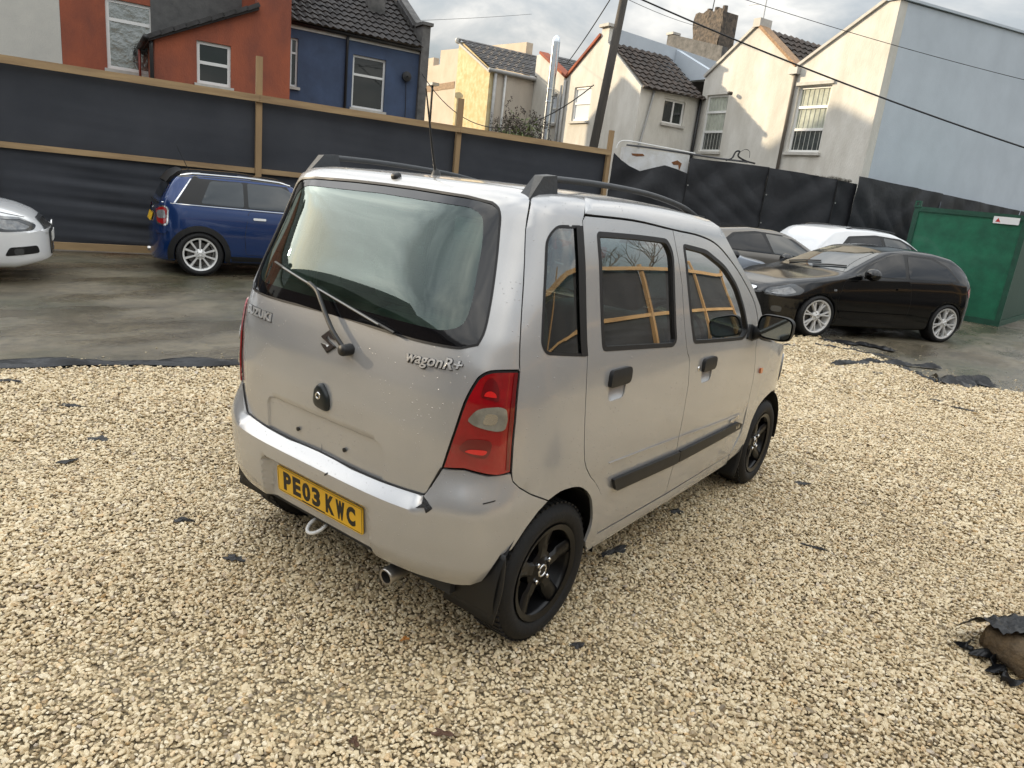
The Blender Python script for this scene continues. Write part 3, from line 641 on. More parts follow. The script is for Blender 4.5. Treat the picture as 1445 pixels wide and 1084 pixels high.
# white terrace on the far side: local x runs away from the yard, local y to the far left ---------------------------
def rhouse(name, label): return thing(name, label, 'house', (CN.x, CN.y, GZ), TH)
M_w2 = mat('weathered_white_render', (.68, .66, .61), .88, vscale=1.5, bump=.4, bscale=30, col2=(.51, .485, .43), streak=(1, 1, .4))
M_w3 = mat('shade_blue_white_render', (.52, .575, .635), .85, vscale=.9, bump=.18, bscale=30, col2=(.46, .51, .565))  # white render tinted blue: the side wall's cool shade put into its colour
M_blind = mat('window_blind', (.70, .74, .64), .8, var=.25, vscale=9)
hh = rhouse('white_house', 'white rendered double-gable house end with two tall barred windows')
wall('gable_wall', hh, 'x', 0, [(.0, 0), (5.94, 0), (5.94, 5.54), (4.28, 6.74), (4.12, 6.74), (2.57, 5.57), (.42, 6.84), (0, 6.84)], M_w2, holes=[rect(1.36, 2.38, 3.44, 5.10), rect(4.84, 5.72, 3.42, 5.05)])
for (a, b, c, d) in ((1.36, 2.38, 3.44, 5.10), (4.84, 5.72, 3.42, 5.05)):
    wn = window(hh, 'x', 0, a, b, c, d, hs=(c+.58, c+1.14), fw=.065, rec=.07, pane=[mat('dim_window_pane', (.09, .10, .095), .05, spec=.7, var=.7, vscale=5), mat('blind_window_pane', (.50, .53, .45), .12, spec=.6, var=.3, vscale=6), mat('blind_window_pane', (.50, .53, .45), .12)])
    bars = MB()
    for k in range(1, 7): u = a+(b-a)*k/7; bars.tube([(.09, u, c+.06), (.09, u, d-.06)], .007, 5)
    bars.build('window_bars', mat('pale_bars', (.6, .6, .56), .5), wn)
MB().box((-.06, 1.30, 5.11), (-.003, 2.44, 5.19)).build('lintel', M_sill, hh)
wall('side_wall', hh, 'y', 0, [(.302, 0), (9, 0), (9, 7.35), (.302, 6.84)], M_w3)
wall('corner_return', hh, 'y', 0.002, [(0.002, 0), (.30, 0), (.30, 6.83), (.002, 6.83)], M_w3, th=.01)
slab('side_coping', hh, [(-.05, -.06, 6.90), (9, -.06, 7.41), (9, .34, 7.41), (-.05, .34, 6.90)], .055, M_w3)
slab('verge_coping', hh, [(-.06, .34, 6.93), (-.06, 2.57, 5.65), (.34, 2.57, 5.65), (.34, .34, 6.93)], .07, M_sill)
slab('verge_coping', hh, [(-.06, 2.572, 5.65), (-.06, 4.13, 6.83), (.34, 4.13, 6.83), (.34, 2.572, 5.65)], .07, mat('crumbling_brick_verge', (.42, .27, .16), .9, var=.4, vscale=14, bump=.8, bscale=20))
slab('verge_coping', hh, [(-.06, 4.27, 6.83), (-.06, 5.98, 5.62), (.34, 5.98, 5.62), (.34, 4.27, 6.83)], .07, M_sill)
MB().box((-.07, 4.08, 6.76), (.4, 4.33, 6.98)).build('apex_stone', M_sill, hh)
slab('roof', hh, [(.3, .34, 6.85), (.3, 2.57, 5.56), (9, 2.57, 6.1), (9, .34, 7.4)], .08, M_btile)
tiles('roof', hh, (.34, 2.60, 5.60), (8.5, 0, 0), (0, 1.62, 1.17), M_btile, course=.3, wave=.25)
tiles('roof', hh, (8.84, 5.93, 5.56), (-8.5, 0, 0), (0, -1.7, 1.2), M_btile, course=.3, wave=.25)
pipe('downpipe', hh, [(-.06, 2.55, 5.45), (-.06, 2.52, 5.3), (-.06, 2.52, 2.2)], .045, mat('grey_brown_pipe', (.16, .14, .12), .6)); MB().box((-.16, 2.42, 5.40), (-.005, 2.70, 5.56)).build('hopper', M_greyp, hh)
MB().lathe([(.0, 0), (.05, 0), (.05, .12), (.0, .14)], 10, 'y', Matrix.Translation((-.12, 4.62, 5.02)) @ Matrix.Rotation(R(80), 4, 'Z')).build('wall_lamp', M_blackp, hh)
# G: white return with small window and tiled roof, joined left of it
hg = rhouse('white_house', 'white return wing with a small window and brown tiled roof, left of the double gable')
wall('side_wall', hg, 'y', 5.955, [(-2.1, 0), (-.002, 0), (-.002, 5.0), (-2.1, 4.93)], M_w2, holes=[rect(-1.43, -.60, 4.08, 4.76)])
window(hg, 'y', 5.955, -1.43, -.60, 4.08, 4.76, vs=(-1.015,), fw=.05, rec=.06)
wall('end_wall', hg, 'x', -2.4, [(5.95, 0), (9.89, 0), (9.89, 5.42), (8.25, 6.50), (8.22, 6.75), (7.86, 6.75), (7.86, 6.30), (5.95, 4.93)], M_w2, holes=[rect(8.38, 9.34, 4.05, 5.10)])
window(hg, 'x', -2.4, 8.38, 9.34, 4.05, 5.10, hs=(4.6,), fw=.06, rec=.05, pane=mat('bright_window_pane', (.55, .6, .66), .15, spec=.8))
tiles('roof', hg, (-2.35, 5.80, 4.90), (2.4, 0, 0), (0, 2.05, 1.42), M_btile, course=.27, wave=.25)
slab('roof_back', hg, [(-2.1, 7.9, 6.35), (3, 7.9, 6.35), (3, 9.89, 5.35), (-2.1, 9.89, 5.35)], .08, M_slate)
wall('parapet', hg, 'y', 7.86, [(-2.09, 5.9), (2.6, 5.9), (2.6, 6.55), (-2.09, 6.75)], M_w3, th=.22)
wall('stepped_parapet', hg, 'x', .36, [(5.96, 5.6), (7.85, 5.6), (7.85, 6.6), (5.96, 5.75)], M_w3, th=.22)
slab('verge_coping', hg, [(-2.47, 8.26, 6.60), (-2.47, 9.89, 5.52), (-2.1, 9.89, 5.52), (-2.1, 8.26, 6.60)], .08, M_orange)
MB().box((-2.5, 7.80, 6.755), (-2.0, 8.28, 6.84)).build('coping', M_sill, hg)
pipe('gutter', hg, [(-2.4, 5.84, 4.92), (0, 5.84, 4.98)], .05, mat('brown_gutter', (.07, .055, .045), .6)); pipe('waste_pipe', hg, [(-1.9, 5.92, 4.9), (-1.95, 5.9, 4.7), (-2.2, 5.9, 3.3), (-2.22, 5.9, 2)], .032, M_greyp)
pipe('downpipe', hg, [(-.1, 5.86, 5.0), (-.1, 5.9, 2.)], .05, M_blackp)
# F: half gable and E: cream return with slate roof
hf_ = rhouse('white_house', 'narrow white half-gable wing with brick verge beside the metal flue')
wall('end_wall', hf_, 'x', -2.395, [(9.893, 0), (11.98, 0), (11.98, 6.32), (11.7, 6.32), (9.893, 5.40)], M_w2, holes=[rect(10.35, 10.95, 4.0, 4.95)])
window(hf_, 'x', -2.395, 10.35, 10.95, 4.0, 4.95, hs=(4.5,), fw=.05, rec=.05, pane=MATS['bright_window_pane'])
slab('verge_coping', hf_, [(-2.47, 9.895, 5.50), (-2.47, 11.7, 6.42), (-2.1, 11.7, 6.42), (-2.1, 9.895, 5.50)], .08, M_orange)
slates('roof', hf_, (-2.1, 9.9, 5.42), (6, 0, 0), (0, 2.0, 1.0), M_slate)
wall('side_wall', hf_, 'y', 11.7, [(-2.09, 0), (4, 0), (4, 6.2), (-2.09, 6.2)], M_w2, th=.28)
pipe('downpipe', hf_, [(-2.46, 9.86, 5.35), (-2.46, 9.86, 2)], .05, M_greyp); pipe('downpipe', hf_, [(-2.46, 10.06, 5.2), (-2.46, 10.06, 2)], .035, M_greyp)
M_yel = mat('stained_cream_render', (.66, .58, .36), .9, vscale=4.5, bump=.5, bscale=30, col2=(.55, .41, .2)); M_crm = mat('cream_render', (.58, .52, .44), .88, vscale=1.5, bump=.3, bscale=30, col2=(.49, .435, .37), streak=(1, 1, .4))
he = rhouse('cream_wing', 'cream rendered wing with a stained end wall and black slate roof')
wall('end_wall', he, 'x', -4.19, [(12.0, 0), (14.66, 0), (14.66, 6.68), (14.4, 6.68), (12.0, 5.57)], M_yel)
wall('side_wall', he, 'y', 12.0, [(-3.888, 0), (4, 0), (4, 5.52), (-3.888, 5.56)], M_crm)
slates('roof', he, (-4.28, 11.9, 5.62), (8.3, 0, 0), (0, 2.72, 1.2), M_slate)
pipe('gutter', he, [(-4.3, 11.88, 5.53), (4, 11.88, 5.49)], .065, M_greyp); pipe('downpipe', he, [(-4.0, 11.92, 5.45), (-4.0, 11.94, 2)], .06, M_greyp); pipe('downpipe', he, [(-3.6, 11.92, 5.45), (-3.6, 11.94, 2)], .045, M_fascia)
MB().lathe([(0, 0), (.1, .01), (.1, .1), (0, .11)], 12, 'y', Matrix.Translation((-4.3, 14.5, 6.72))).build('verge_cap', M_fascia, he)
slab('verge', he, [(-4.28, 11.9, 5.50), (-4.28, 14.62, 6.70), (-4.18, 14.62, 6.70), (-4.18, 11.9, 5.50)], .07, M_sill)
hd = rhouse('cream_wall_house', 'low beige stepped wall of a far building between the blue house and the cream wing')
wall('wall', hd, 'x', -1, [(15.2, 0), (27, 0), (27, 7.6), (24.3, 7.6), (24.3, 7.2), (23.5, 7.2), (23.5, 7.85), (15.2, 7.35)], mat('beige_render', (.55, .47, .38), .9, vscale=1.5, col2=(.48, .40, .31)))
MB().box((-1.02, 21.6, 6.0), (-1.003, 25.2, 6.3)).build('brick_band', mat('bare_brick', (.36, .25, .16), .9, var=.4, vscale=9, bump=.6), hd)
# main terrace row behind with chimney and parapet
hm = rhouse('terrace_house', 'main terrace roof with a tall old chimney stack behind the white wings')
M_chim = mat('sooty_chimney', (.17, .135, .105), .95, vscale=7, bump=1., bscale=16, col2=(.06, .055, .05))
wall('wall', hm, 'x', 5, rect(9.2, 16.5, 0, 7.2), M_w2)
slates('roof', hm, (4.8, 16.5, 7.0), (0, -7.3, 0), (3., 0, 1.1), M_btile)
wall('parapet', hm, 'x', 6.3, [(11.9, 6.0), (15.4, 6.0), (15.4, 9.0), (15.1, 9.0), (11.9, 8.2)], M_conc, th=.3)
MB().box((6.25, 15.0, 9.005), (6.7, 15.45, 9.1)).build('coping', M_sill, hm)
ch = MB(); ch.grid(lambda u, v: Vector((6.7, 14.25-1.65*u+.03*math.sin(v*9+u*3), 7.2+2.6*v)) + Vector((.05*math.sin(u*11+v*13), 0, .05*math.sin(u*17)*v)), 10, 14); ch.box((6.72, 12.62, 7.0), (7.6, 14.22, 9.7)); ch.build('chimney', M_chim, hm)
for k in range(3): MB().lathe([(.09, 0), (.12, .05), (.11, .3), (.09, .3)], 12, 'z', Matrix.Translation((7.1, 12.95+k*.45, 9.71))).build('chimney_pot', M_chim, hm)
pipe('aerial_mast', hm, [(7.0, 13.6, 9.6), (7.0, 13.5, 11.2)], .02, M_blackp)

# building closing the yard behind the viewpoint (its dark outline shows in the rear screen)
bb = thing('brick_building', 'dark brick building behind the viewpoint, mirrored in the rear screen', 'building', (-10.4, 4.2, GZ), TH)
M_dbrick = mat('dark_brick', (.10, .07, .055), .9, vscale=5, bump=.5, bscale=24, col2=(.055, .045, .04))
wall('wall', bb, 'x', -.3, [(-14, 0), (9.2, 0), (9.2, 5.2), (-14, 5.2)], M_dbrick, holes=[rect(-8, -6.8, 2.6, 4.2), rect(-2, -.8, 2.6, 4.2), rect(4, 5.2, 2.6, 4.2)])
for a in (-8, -2, 4): window(bb, 'x', -.3, a, a+1.2, 2.6, 4.2, hs=(3.5,))
slab('roof', bb, [(.25, -14, 5.1), (.25, 9.3, 5.1), (-3.6, 9.3, 7.3), (-3.6, -14, 7.3)], .12, M_tile); slab('roof_back', bb, [(-3.6, -14, 7.3), (-3.6, 9.3, 7.3), (-7.4, 9.3, 5.1), (-7.4, -14, 5.1)], .12, M_tile)
wall('gable_wall', bb, 'y', 8.9, [(-7.2, 0), (-.3, 0), (-.3, 5.1), (-3.6, 7.1), (-7.2, 5.1)], M_dbrick)
# ================================================================ pole, cables, flue, aerial, bush, container
def W(base, x, y, z): p = base+E1*x+NN*y; return Vector((p.x, p.y, z))
def ray(px, py, D): # a point at horizontal distance D in a direction of view
    d = F+r2*((px-722.5)/1000)-u2*((py-542)/1000); return CP+d*(D/math.hypot(d.x, d.y))
M_pole = mat('weathered_pole', (.085, .075, .065), .85, vscale=6, bump=.5, bscale=14, col2=(.05, .046, .042), streak=(1, 1, .15))
pb = ray(838, 205, 19.5); ptp = ray(880, 0, 19.5); ax_ = (ptp-pb); pb = pb-ax_*(pb.z/ax_.z); ptp = pb+ax_*(9.2/ax_.z)
tp = thing('telegraph_pole', 'leaning dark timber telegraph pole rising behind the fence', 'pole', tuple(pb))
MB().tube([(0, 0, 0), tuple((ptp-pb)*.5), tuple(ptp-pb)], [.125, .11, .095], 14).build('pole', M_pole, tp, smooth=True)
a_ = (ptp-pb)*.72
MB().obox(a_, E1, NN, -.5, .5, -.05, .05, -.05, .05).build('crossarm', M_pole, tp)
for k in (-.42, -.2, .2, .42): MB().lathe([(0, 0), (.03, 0), (.045, .05), (.03, .1), (0, .1)], 10, 'z', Matrix.Translation(tuple(a_+E1*k+Vector((0, 0, .05))))).build('insulator', M_upvc, tp)
M_cab = mat('black_cable', (.012, .012, .013), .6)
def cable(label, a, b, sag, r, pts=None):
    a, b = Vector(a), Vector(b); L = [a.lerp(b, k/24)+Vector((0, 0, -sag*4*(k/24)*(1-k/24))) for k in range(25)]
    o = MB().tube(L, r, 6).build('overhead_cable', M_cab, smooth=True); return tag(o, label, 'cable', 'overhead cables')
cable('thick black cable running down across the white houses to the far edge', ray(880, -12, 16.1), ray(1560, 245, 19.0), .15, .016)
cable('thin cable crossing the big shaded wall above the thick one', ray(935, -40, 16.2), ray(1560, 140, 19.2), .12, .006)
cable('black cable dropping steeply from the pole to the flue', ray(868, -12, 16.0), ray(800, 90, 22.), .05, .012)
cable('sagging black cable strung from the blue house to the pole over the bush', ray(596, 105, 22.5), ray(838, 120, 16.1), 1.15, .012)
cable('faint wire high in the sky beside the blue house', ray(590, 29, 24), ray(750, 20, 30), .02, .006)
cable('thin wire from the pole over the grey chimney', ray(875, -6, 16), ray(1010, 42, 30), .1, .006)
# metal flue
M_steel = mat('galvanised_steel', (.62, .66, .70), .22, metal=1., var=.15, vscale=8)
fl = thing('metal_flue', 'tall shiny metal flue pipe in front of the white half-gable wing', 'flue', tuple(W(CN, -2.75, 10.25, GZ)), TH)
MB().tube([(0, 0, 0), (0, 0, 6.5)], .135, 20).build('pipe', M_steel, fl, smooth=False, auto=40)
MB().lathe([(.135, 6.5), (.12, 6.62), (.06, 6.70), (0, 6.72)], 20, 'z').build('cap', M_steel, fl, smooth=True)
for z in (3.2, 4.6, 5.0): MB().lathe([(.136, z), (.150, z+.01), (.150, z+.05), (.136, z+.06)], 20, 'z').build('band', M_steel, fl)
MB().tube([(.0, -.2, 4.8), (.0, .16, 4.8), (.3, .16, 4.8)], .015, 6).build('bracket', M_blackp, fl)
# tv aerial on the gable
ta = thing('tv_aerial', 'television aerial on a short mast above the white double gable', 'aerial', tuple(W(CN, .15, 4.2, 6.97)), TH)
M_alu = mat('aluminium', (.55, .55, .55), .35, metal=.9)
MB().tube([(0, 0, 0), (0, 0, .72)], .018, 8).build('mast', M_alu, ta)
MB().tube([(0, -.62, .66), (0, .5, .72)], .011, 6).build('boom', M_alu, ta); MB().tube([(0, .2, .42), (0, .62, .45)], .009, 6).build('boom', M_alu, ta)
for k in range(9): y = -.5+k*.12; MB().tube([(-.12, y, .665+k*.006), (.12, y, .665+k*.006)], .005, 5).build('element', M_alu, ta)
MB().box((-.16, -.66, .56), (.16, -.645, .76)).build('reflector', M_alu, ta)
# lamp post between the far walls
lp = thing('lamp_post', 'slim black lamp post in front of the beige wall', 'lamp', tuple(W(CN, -4.9, 15.2, GZ)), TH)
MB().tube([(0, 0, 0), (0, 0, 5.1)], .045, 8).build('post', M_blackp, lp); MB().box((-.14, -.3, 5.1), (.14, .24, 5.2)).build('lamp_head', M_greyp, lp)
# bush ---------------------------------------------------------------
def leaf_mat(name, c, c2, tl=.25):
    m = bpy.data.materials.new(name); m.use_nodes = True; t = m.node_tree; b = t.nodes['Principled BSDF']
    g_ = N(t, 'ShaderNodeNewGeometry'); Lk(t, mixc(t, g_.outputs['Random Per Island'], tuple(c), tuple(c2)), b.inputs['Base Color']); b.inputs['Roughness'].default_value = .55
    return m
M_lg = leaf_mat('green_leaf', (.07, .11, .028), (.17, .20, .06)); M_ld = leaf_mat('seed_head', (.035, .026, .02), (.07, .05, .03)); M_twig = mat('twig', (.07, .052, .038), .85)
def leaf(mb, p, d, s, w_):
    d = Vector(d).normalized(); q = d.orthogonal().normalized(); q.rotate(Matrix.Rotation(random.uniform(0, 6.28), 3, d)); n = d.cross(q)
    mb.add([p, p+d*s*.5+q*w_+n*s*.08, p+d*s, p+d*s*.5-q*w_+n*s*.08], [(0, 1, 2), (0, 2, 3)])
def bush(name, label, loc, rx, ry, h, nstem, nleaf, dark=True, mats=None):
    t = thing(name, label, 'bush', tuple(loc)); tw = MB(); lf = MB(); sd = MB(); rr = random.Random(int(loc[0]*100))
    for i in range(nstem):
        a = rr.uniform(0, 6.28); k = rr.uniform(.1, 1)**.6; tip = Vector((rx*k*math.cos(a)*1.05, ry*k*math.sin(a)*1.05, h*rr.uniform(.55, 1.)*(1.05-.35*k))); b0 = Vector((rr.uniform(-.15, .15), rr.uniform(-.15, .15), 0)); mid = b0.lerp(tip, .5)+Vector((rr.uniform(-.1, .1), rr.uniform(-.1, .1), h*.12))
        L = [Vector(p) for p in cat([tuple(b0), tuple(mid), tuple(tip)], 6)]; tw.tube(L, [.012*(1-.8*j/(len(L)-1)) for j in range(len(L))], 4)
        for j in range(nleaf):
            f = rr.uniform(.30, .97); p = L[int(f*(len(L)-1))]+Vector((rr.gauss(0, .05), rr.gauss(0, .05), rr.gauss(0, .05)))
            if p.z < h*.62 or rr.random() < .25: leaf(lf, p, (rr.gauss(0, 1), rr.gauss(0, 1), rr.gauss(0.1, .6)), rr.uniform(.06, .13), rr.uniform(.012, .026))
        if dark and L[-1].z > h*.4:
            for s_ in range(3):
                q = L[-1]+Vector((rr.gauss(0, .08), rr.gauss(0, .08), rr.gauss(0, .06)))
                for j in range(10): leaf(sd, q+Vector((0, 0, j*.012)), (rr.gauss(0, 1), rr.gauss(0, 1), rr.gauss(.6, .5)), rr.uniform(.03, .06), .012)
    tw.build('stems', M_twig, t); lf.build('foliage', (mats or M_lg), t)
    if dark: sd.build('seed_heads', M_ld, t)
    return t
bush('buddleia_bush', 'straggly green bush with dark seed heads showing above the fence', (10.75, 7.9, 1.7), .62, .55, 1.75, 85, 44)
# green container -----------------------------------------------------
M_green = mat('green_container_paint', (.013, .145, .076), .42, vscale=3, bump=.2, bscale=8, col2=(.009, .09, .05), coat=.2)
M_green2 = mat('green_corner_casting', (.012, .075, .045), .5, var=.3)
gc = thing('storage_container', 'dark green steel storage container behind the black car', 'container', (16.15, .86, GZ), R(-96))
CW, CD, CH_ = 2.15, 4.2, 2.28
MB().box((.06, .03, .1), (CW-.06, CD-.03, CH_-.06)).build('body', M_green, gc)
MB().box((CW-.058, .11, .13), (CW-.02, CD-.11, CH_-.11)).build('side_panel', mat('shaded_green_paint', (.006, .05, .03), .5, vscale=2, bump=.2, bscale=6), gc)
for x in (0, CW-.1):
    for y in (0, CD-.1):
        MB().box((x, y, .0), (x+.1, y+.1, CH_)).build('corner_post', M_green2, gc)
        cc = MB(); cc.box((x-.015, y-.015, CH_-.02), (x+.115, y+.115, CH_+.02)); cc.box((x-.01, y-.012, CH_+.02), (x+.03, y+.1, CH_+.09)); cc.box((x+.07, y-.012, CH_+.02), (x+.11, y+.1, CH_+.09)); cc.box((x-.01, y-.01, CH_+.091), (x+.11, y+.1, CH_+.12)); cc.build('corner_casting', M_green2, gc)
for (z0, z1) in ((.0, .12), (CH_-.1, CH_-.0)):
    MB().box((.1, .0, z0), (CW-.1, .05, z1)).build('rail', M_green2, gc); MB().box((CW-.052, .1, z0), (CW-.002, CD-.1, z1)).build('rail', M_green2, gc); MB().box((.0, .1, z0), (.05, CD-.1, z1)).build('rail', M_green2, gc)
st = MB().box((CW-.62, -.006, CH_-.2), (CW-.16, -.0005, CH_-.06)).build('sticker', mat('white_sticker', (.8, .8, .8), .4), gc)
MB().prism([(0, 0), (.09, 0), (.045, .08)], 0, .002, Matrix(((1, 0, 0, CW-.58), (0, 0, -1, -.007), (0, 1, 0, CH_-.17), (0, 0, 0, 1)))).build('sticker_mark', mat('red_mark', (.5, .03, .03), .5), st)

# bare trees beyond the open-side fence (mirrored in the side windows)
def bare_tree(label, loc, h, seed):
    t = thing('bare_tree', label, 'tree', (loc[0], loc[1], GZ)); rr = random.Random(seed); tr = MB(); cr = MB()
    def grow(mb, p, d, L, r_, lev):
        pts = [p]; q = p
        for k in range(4): d = (d+Vector((rr.gauss(0, .13), rr.gauss(0, .13), .05))).normalized(); q = q+d*L/4; pts.append(q)
        mb.tube(pts, [r_*(1-.12*k) for k in range(5)], 5 if lev else 9, cap=False)
        if lev < 4:
            for c in range(4 if lev else 5): f = rr.uniform(.45, 1.); b = pts[min(4, int(f*4.99))]; grow(cr, b, (d+Vector((rr.gauss(0, .7), rr.gauss(0, .7), rr.uniform(-.1, .6)))).normalized(), L*rr.uniform(.5, .72), max(.006, r_*.5), lev+1)
    grow(tr, Vector((0, 0, 0)), Vector((0, 0, 1)), h*.42, .12, 0); tr.build('trunk', M_twig, t, smooth=True); cr.build('crown', M_twig, t)
bare_tree('bare tree beyond the side fence, mirrored in the front door window', (10.5, -7.5), 6.5, 3)
bare_tree('second bare tree beyond the side fence, mirrored behind the first', (15.0, -8.8), 7., 5)
# ================================================================ cars: shared pieces
M_tyre = mat('tyre_rubber', (.0075, .0075, .008), .75, var=.3, vscale=12, bump=.15, bscale=60)
M_blackplastic = mat('black_plastic', (.009, .0095, .0105), .5, var=.25, vscale=20)
M_trim = mat('dark_trim', (.006, .006, .0065), .45)
M_silverwheel = mat('silver_alloy', (.80, .80, .79), .34, metal=.35)
M_chrome = mat('chrome', (.75, .75, .75), .12, metal=1.)
M_carglass = mat('dark_car_glass', (.004, .006, .010), .02, spec=.45)
M_skyglass = mat('clear_car_glass', (.02, .026, .028), .02, spec=1.)
M_red = mat('red_lamp_lens', (.32, .006, .008), .12, coat=.8); M_clear = mat('clear_lamp_lens', (.24, .25, .26), .06, spec=1., coat=1., var=.5, vscale=18)
M_lampdark = mat('lamp_inner', (.10, .105, .11), .2, metal=.6); M_amber = mat('amber_lens', (.55, .12, .012), .15, coat=.8)
M_disc = mat('brake_disc', (.12, .115, .11), .45, metal=.8)
def paint(name, col, metal=.0, rough=.28, drops=0., coat=.8):
    """car paint: flake-varied base under a clear coat; drops adds beads of rain"""
    if name in MATS: return MATS[name]
    m = bpy.data.materials.new(name); m.use_nodes = True; t = m.node_tree; b = t.nodes['Principled BSDF']
    b.inputs['Metallic'].default_value = metal; b.inputs['Roughness'].default_value = rough; b.inputs['Coat Weight'].default_value = coat; b.inputs['Coat Roughness'].default_value = .06
    v = N(t, 'ShaderNodeTexCoord').outputs['Object']
    nz = N(t, 'ShaderNodeTexNoise'); nz.inputs['Scale'].default_value = 3; nz.inputs['Detail'].default_value = 7; Lk(t, v, nz.inputs['Vector'])
    c = mixc(t, ramp(t, nz.outputs[0], [(.35, 0), (.7, 1)]), tuple(col), tuple(x*.93 for x in col))
    if metal > .3:
        fk = N(t, 'ShaderNodeTexNoise'); fk.inputs['Scale'].default_value = 900; fk.inputs['Detail'].default_value = 1; Lk(t, v, fk.inputs['Vector'])
        c = mixc(t, ramp(t, fk.outputs[0], [(.45, 0), (.7, .35)]), c, tuple(min(1, x*1.25) for x in col))
    Lk(t, c, b.inputs['Base Color'])
    if drops:
        vo = N(t, 'ShaderNodeTexVoronoi'); vo.inputs['Scale'].default_value = 80; vo.inputs['Randomness'].default_value = 1; Lk(t, v, vo.inputs['Vector'])
        sp = N(t, 'ShaderNodeSeparateColor'); Lk(t, vo.outputs['Color'], sp.inputs[0])
        pn = N(t, 'ShaderNodeTexNoise'); pn.inputs['Scale'].default_value = 4; pn.inputs['Detail'].default_value = 3; Lk(t, v, pn.inputs['Vector'])
        gz_ = N(t, 'ShaderNodeSeparateXYZ'); Lk(t, v, gz_.inputs[0])
        size = mth(t, 'MULTIPLY', mth(t, 'GREATER_THAN', sp.outputs[0], mth(t, 'SUBTRACT', 1.05, mth(t, 'MULTIPLY', ramp(t, pn.outputs[0], [(.38, .15), (.62, 1.)]), drops))), mth(t, 'MULTIPLY_ADD', sp.outputs[1], .17, .07))
        hgt = mth(t, 'SQRT', mth(t, 'MAXIMUM', mth(t, 'SUBTRACT', 1., mth(t, 'POWER', mth(t, 'DIVIDE', vo.outputs['Distance'], mth(t, 'MAXIMUM', size, .001)), 2.)), 0.))
        bp = N(t, 'ShaderNodeBump'); bp.inputs['Strength'].default_value = 1.; bp.inputs['Distance'].default_value = .0013; Lk(t, hgt, bp.inputs['Height']); Lk(t, bp.outputs[0], b.inputs['Coat Normal']); Lk(t, bp.outputs[0], b.inputs['Normal'])
    MATS[name] = m; return m
def make_wheel(parent, loc, R_, wd, rr, side, n, rimmat, style='single', dish=.02, w0=.032, w1=.045, lug=4, a0=90., tyre_name='wheel', bulge=.012):
    """tyre (the wheel) with rim > spokes; side -1: outer face towards -y"""
    M = Matrix.Identity(4)
    if side > 0: M = Matrix.Rotation(math.pi, 4, 'Z')
    h = wd/2
    prof = [(rr-.004, h*.55), (rr+.006, h*.92), (rr+.02, h+bulge*.35), ((R_+rr)/2, h+bulge), (R_-.03, h+bulge*.6), (R_-.012, h-.006), (R_-.002, h-.026), (R_, h-.05), (R_, -h+.05), (R_-.002, -h+.026), (R_-.012, -h+.006), (R_-.03, -h-bulge*.6), ((R_+rr)/2, -h-bulge), (rr+.02, -h-bulge*.35), (rr+.006, -h*.92), (rr-.004, -h*.55)]
    t = MB().lathe(prof, 56).build(tyre_name, M_tyre, parent, smooth=True); t.location = loc
    if side > 0: t.rotation_euler = (0, 0, math.pi)
    tg = MB()
    for k in range(56):
        a = 2*math.pi*k/56
        for s in (-1, 1):
            q = Matrix.Rotation(a, 4, 'Y'); tg.box((R_-.006, s*(h-.04)-.028, -.009), (R_+.0015, s*(h-.04)+.028, .007), q)
    for s in (-.012, .012): tg.lathe([(R_-.004, s-.006), (R_+.0025, s-.005), (R_+.0025, s+.005), (R_-.004, s+.006)], 56)
    tg.build('tread', M_tyre, t)
    # rim barrel and lip
    f = -h
    MB().lathe([(rr+.004, f-.002), (rr+.006, f+.006), (rr-.008, f+.014), (rr-.016, f+.03), (rr-.02, h-.01), (rr-.035, h-.01)], 56).lathe([(rr-.018, f+.004), (rr+.005, f-.003)], 56).build('rim', rimmat, t, smooth=True)
    MB().lathe([(.02, f+.085), (rr*.72, f+.085), (rr*.72, f+.10), (.02, f+.10)], 40).build('brake_disc', M_disc, t)
    sp = MB(); yo = f+dish
    for k in range(n):
        offs = (0,) if style == 'single' else (-.16, .16)
        for da in offs:
            a = R(a0)+2*math.pi*k/n
            def pt(r_, s_, y_, a=a, da=da): # radial r, tangential s
                aa = a+da*min(1, (r_/rr))*.9; c, si = math.cos(aa), math.sin(aa); return (r_*c-s_*si, y_, r_*si+s_*c)
            rs = [.045, .09, rr*.6, rr-.008]; ws = [w0*1.15, w0, (w0+w1)/2, w1]; ys = [yo+.004, yo, yo+.002, f+.008]
            base = len(sp.v)
            for r_, w_, y_ in zip(rs, ws, ys):
                sp.v += [pt(r_, -w_, y_+.010), pt(r_, -w_*.62, y_), pt(r_, w_*.62, y_), pt(r_, w_, y_+.010), pt(r_, w_*.8, y_+.045), pt(r_, -w_*.8, y_+.045)]
            for i in range(len(rs)-1):
                for j in range(6): q = base+i*6+j; q2 = base+i*6+(j+1) % 6; sp.f.append((q, q2, q2+6, q+6))
    sp.lathe([(.0, yo-.004), (.03, yo-.004), (.034, yo), (.062, yo+.004), (.075, yo+.012), (.075, yo+.05)], 28)
    sp.build('spokes', rimmat, t, auto=40)
    MB().lathe([(.019, yo-.004), (.020, yo-.007), (.025, yo-.007), (.027, yo-.003)], 24).build('hub_ring', M_chrome, t, smooth=True)
    lg = MB(); 
    for k in range(lug):
        a = 2*math.pi*(k+.5)/lug; lg.lathe([(0, yo-.012), (.008, yo-.010), (.010, yo-.006), (.010, yo+.01)], 8, 'y', Matrix.Translation((.05*math.cos(a), 0, .05*math.sin(a))))
    lg.build('wheel_nuts', M_chrome, t)
    return t
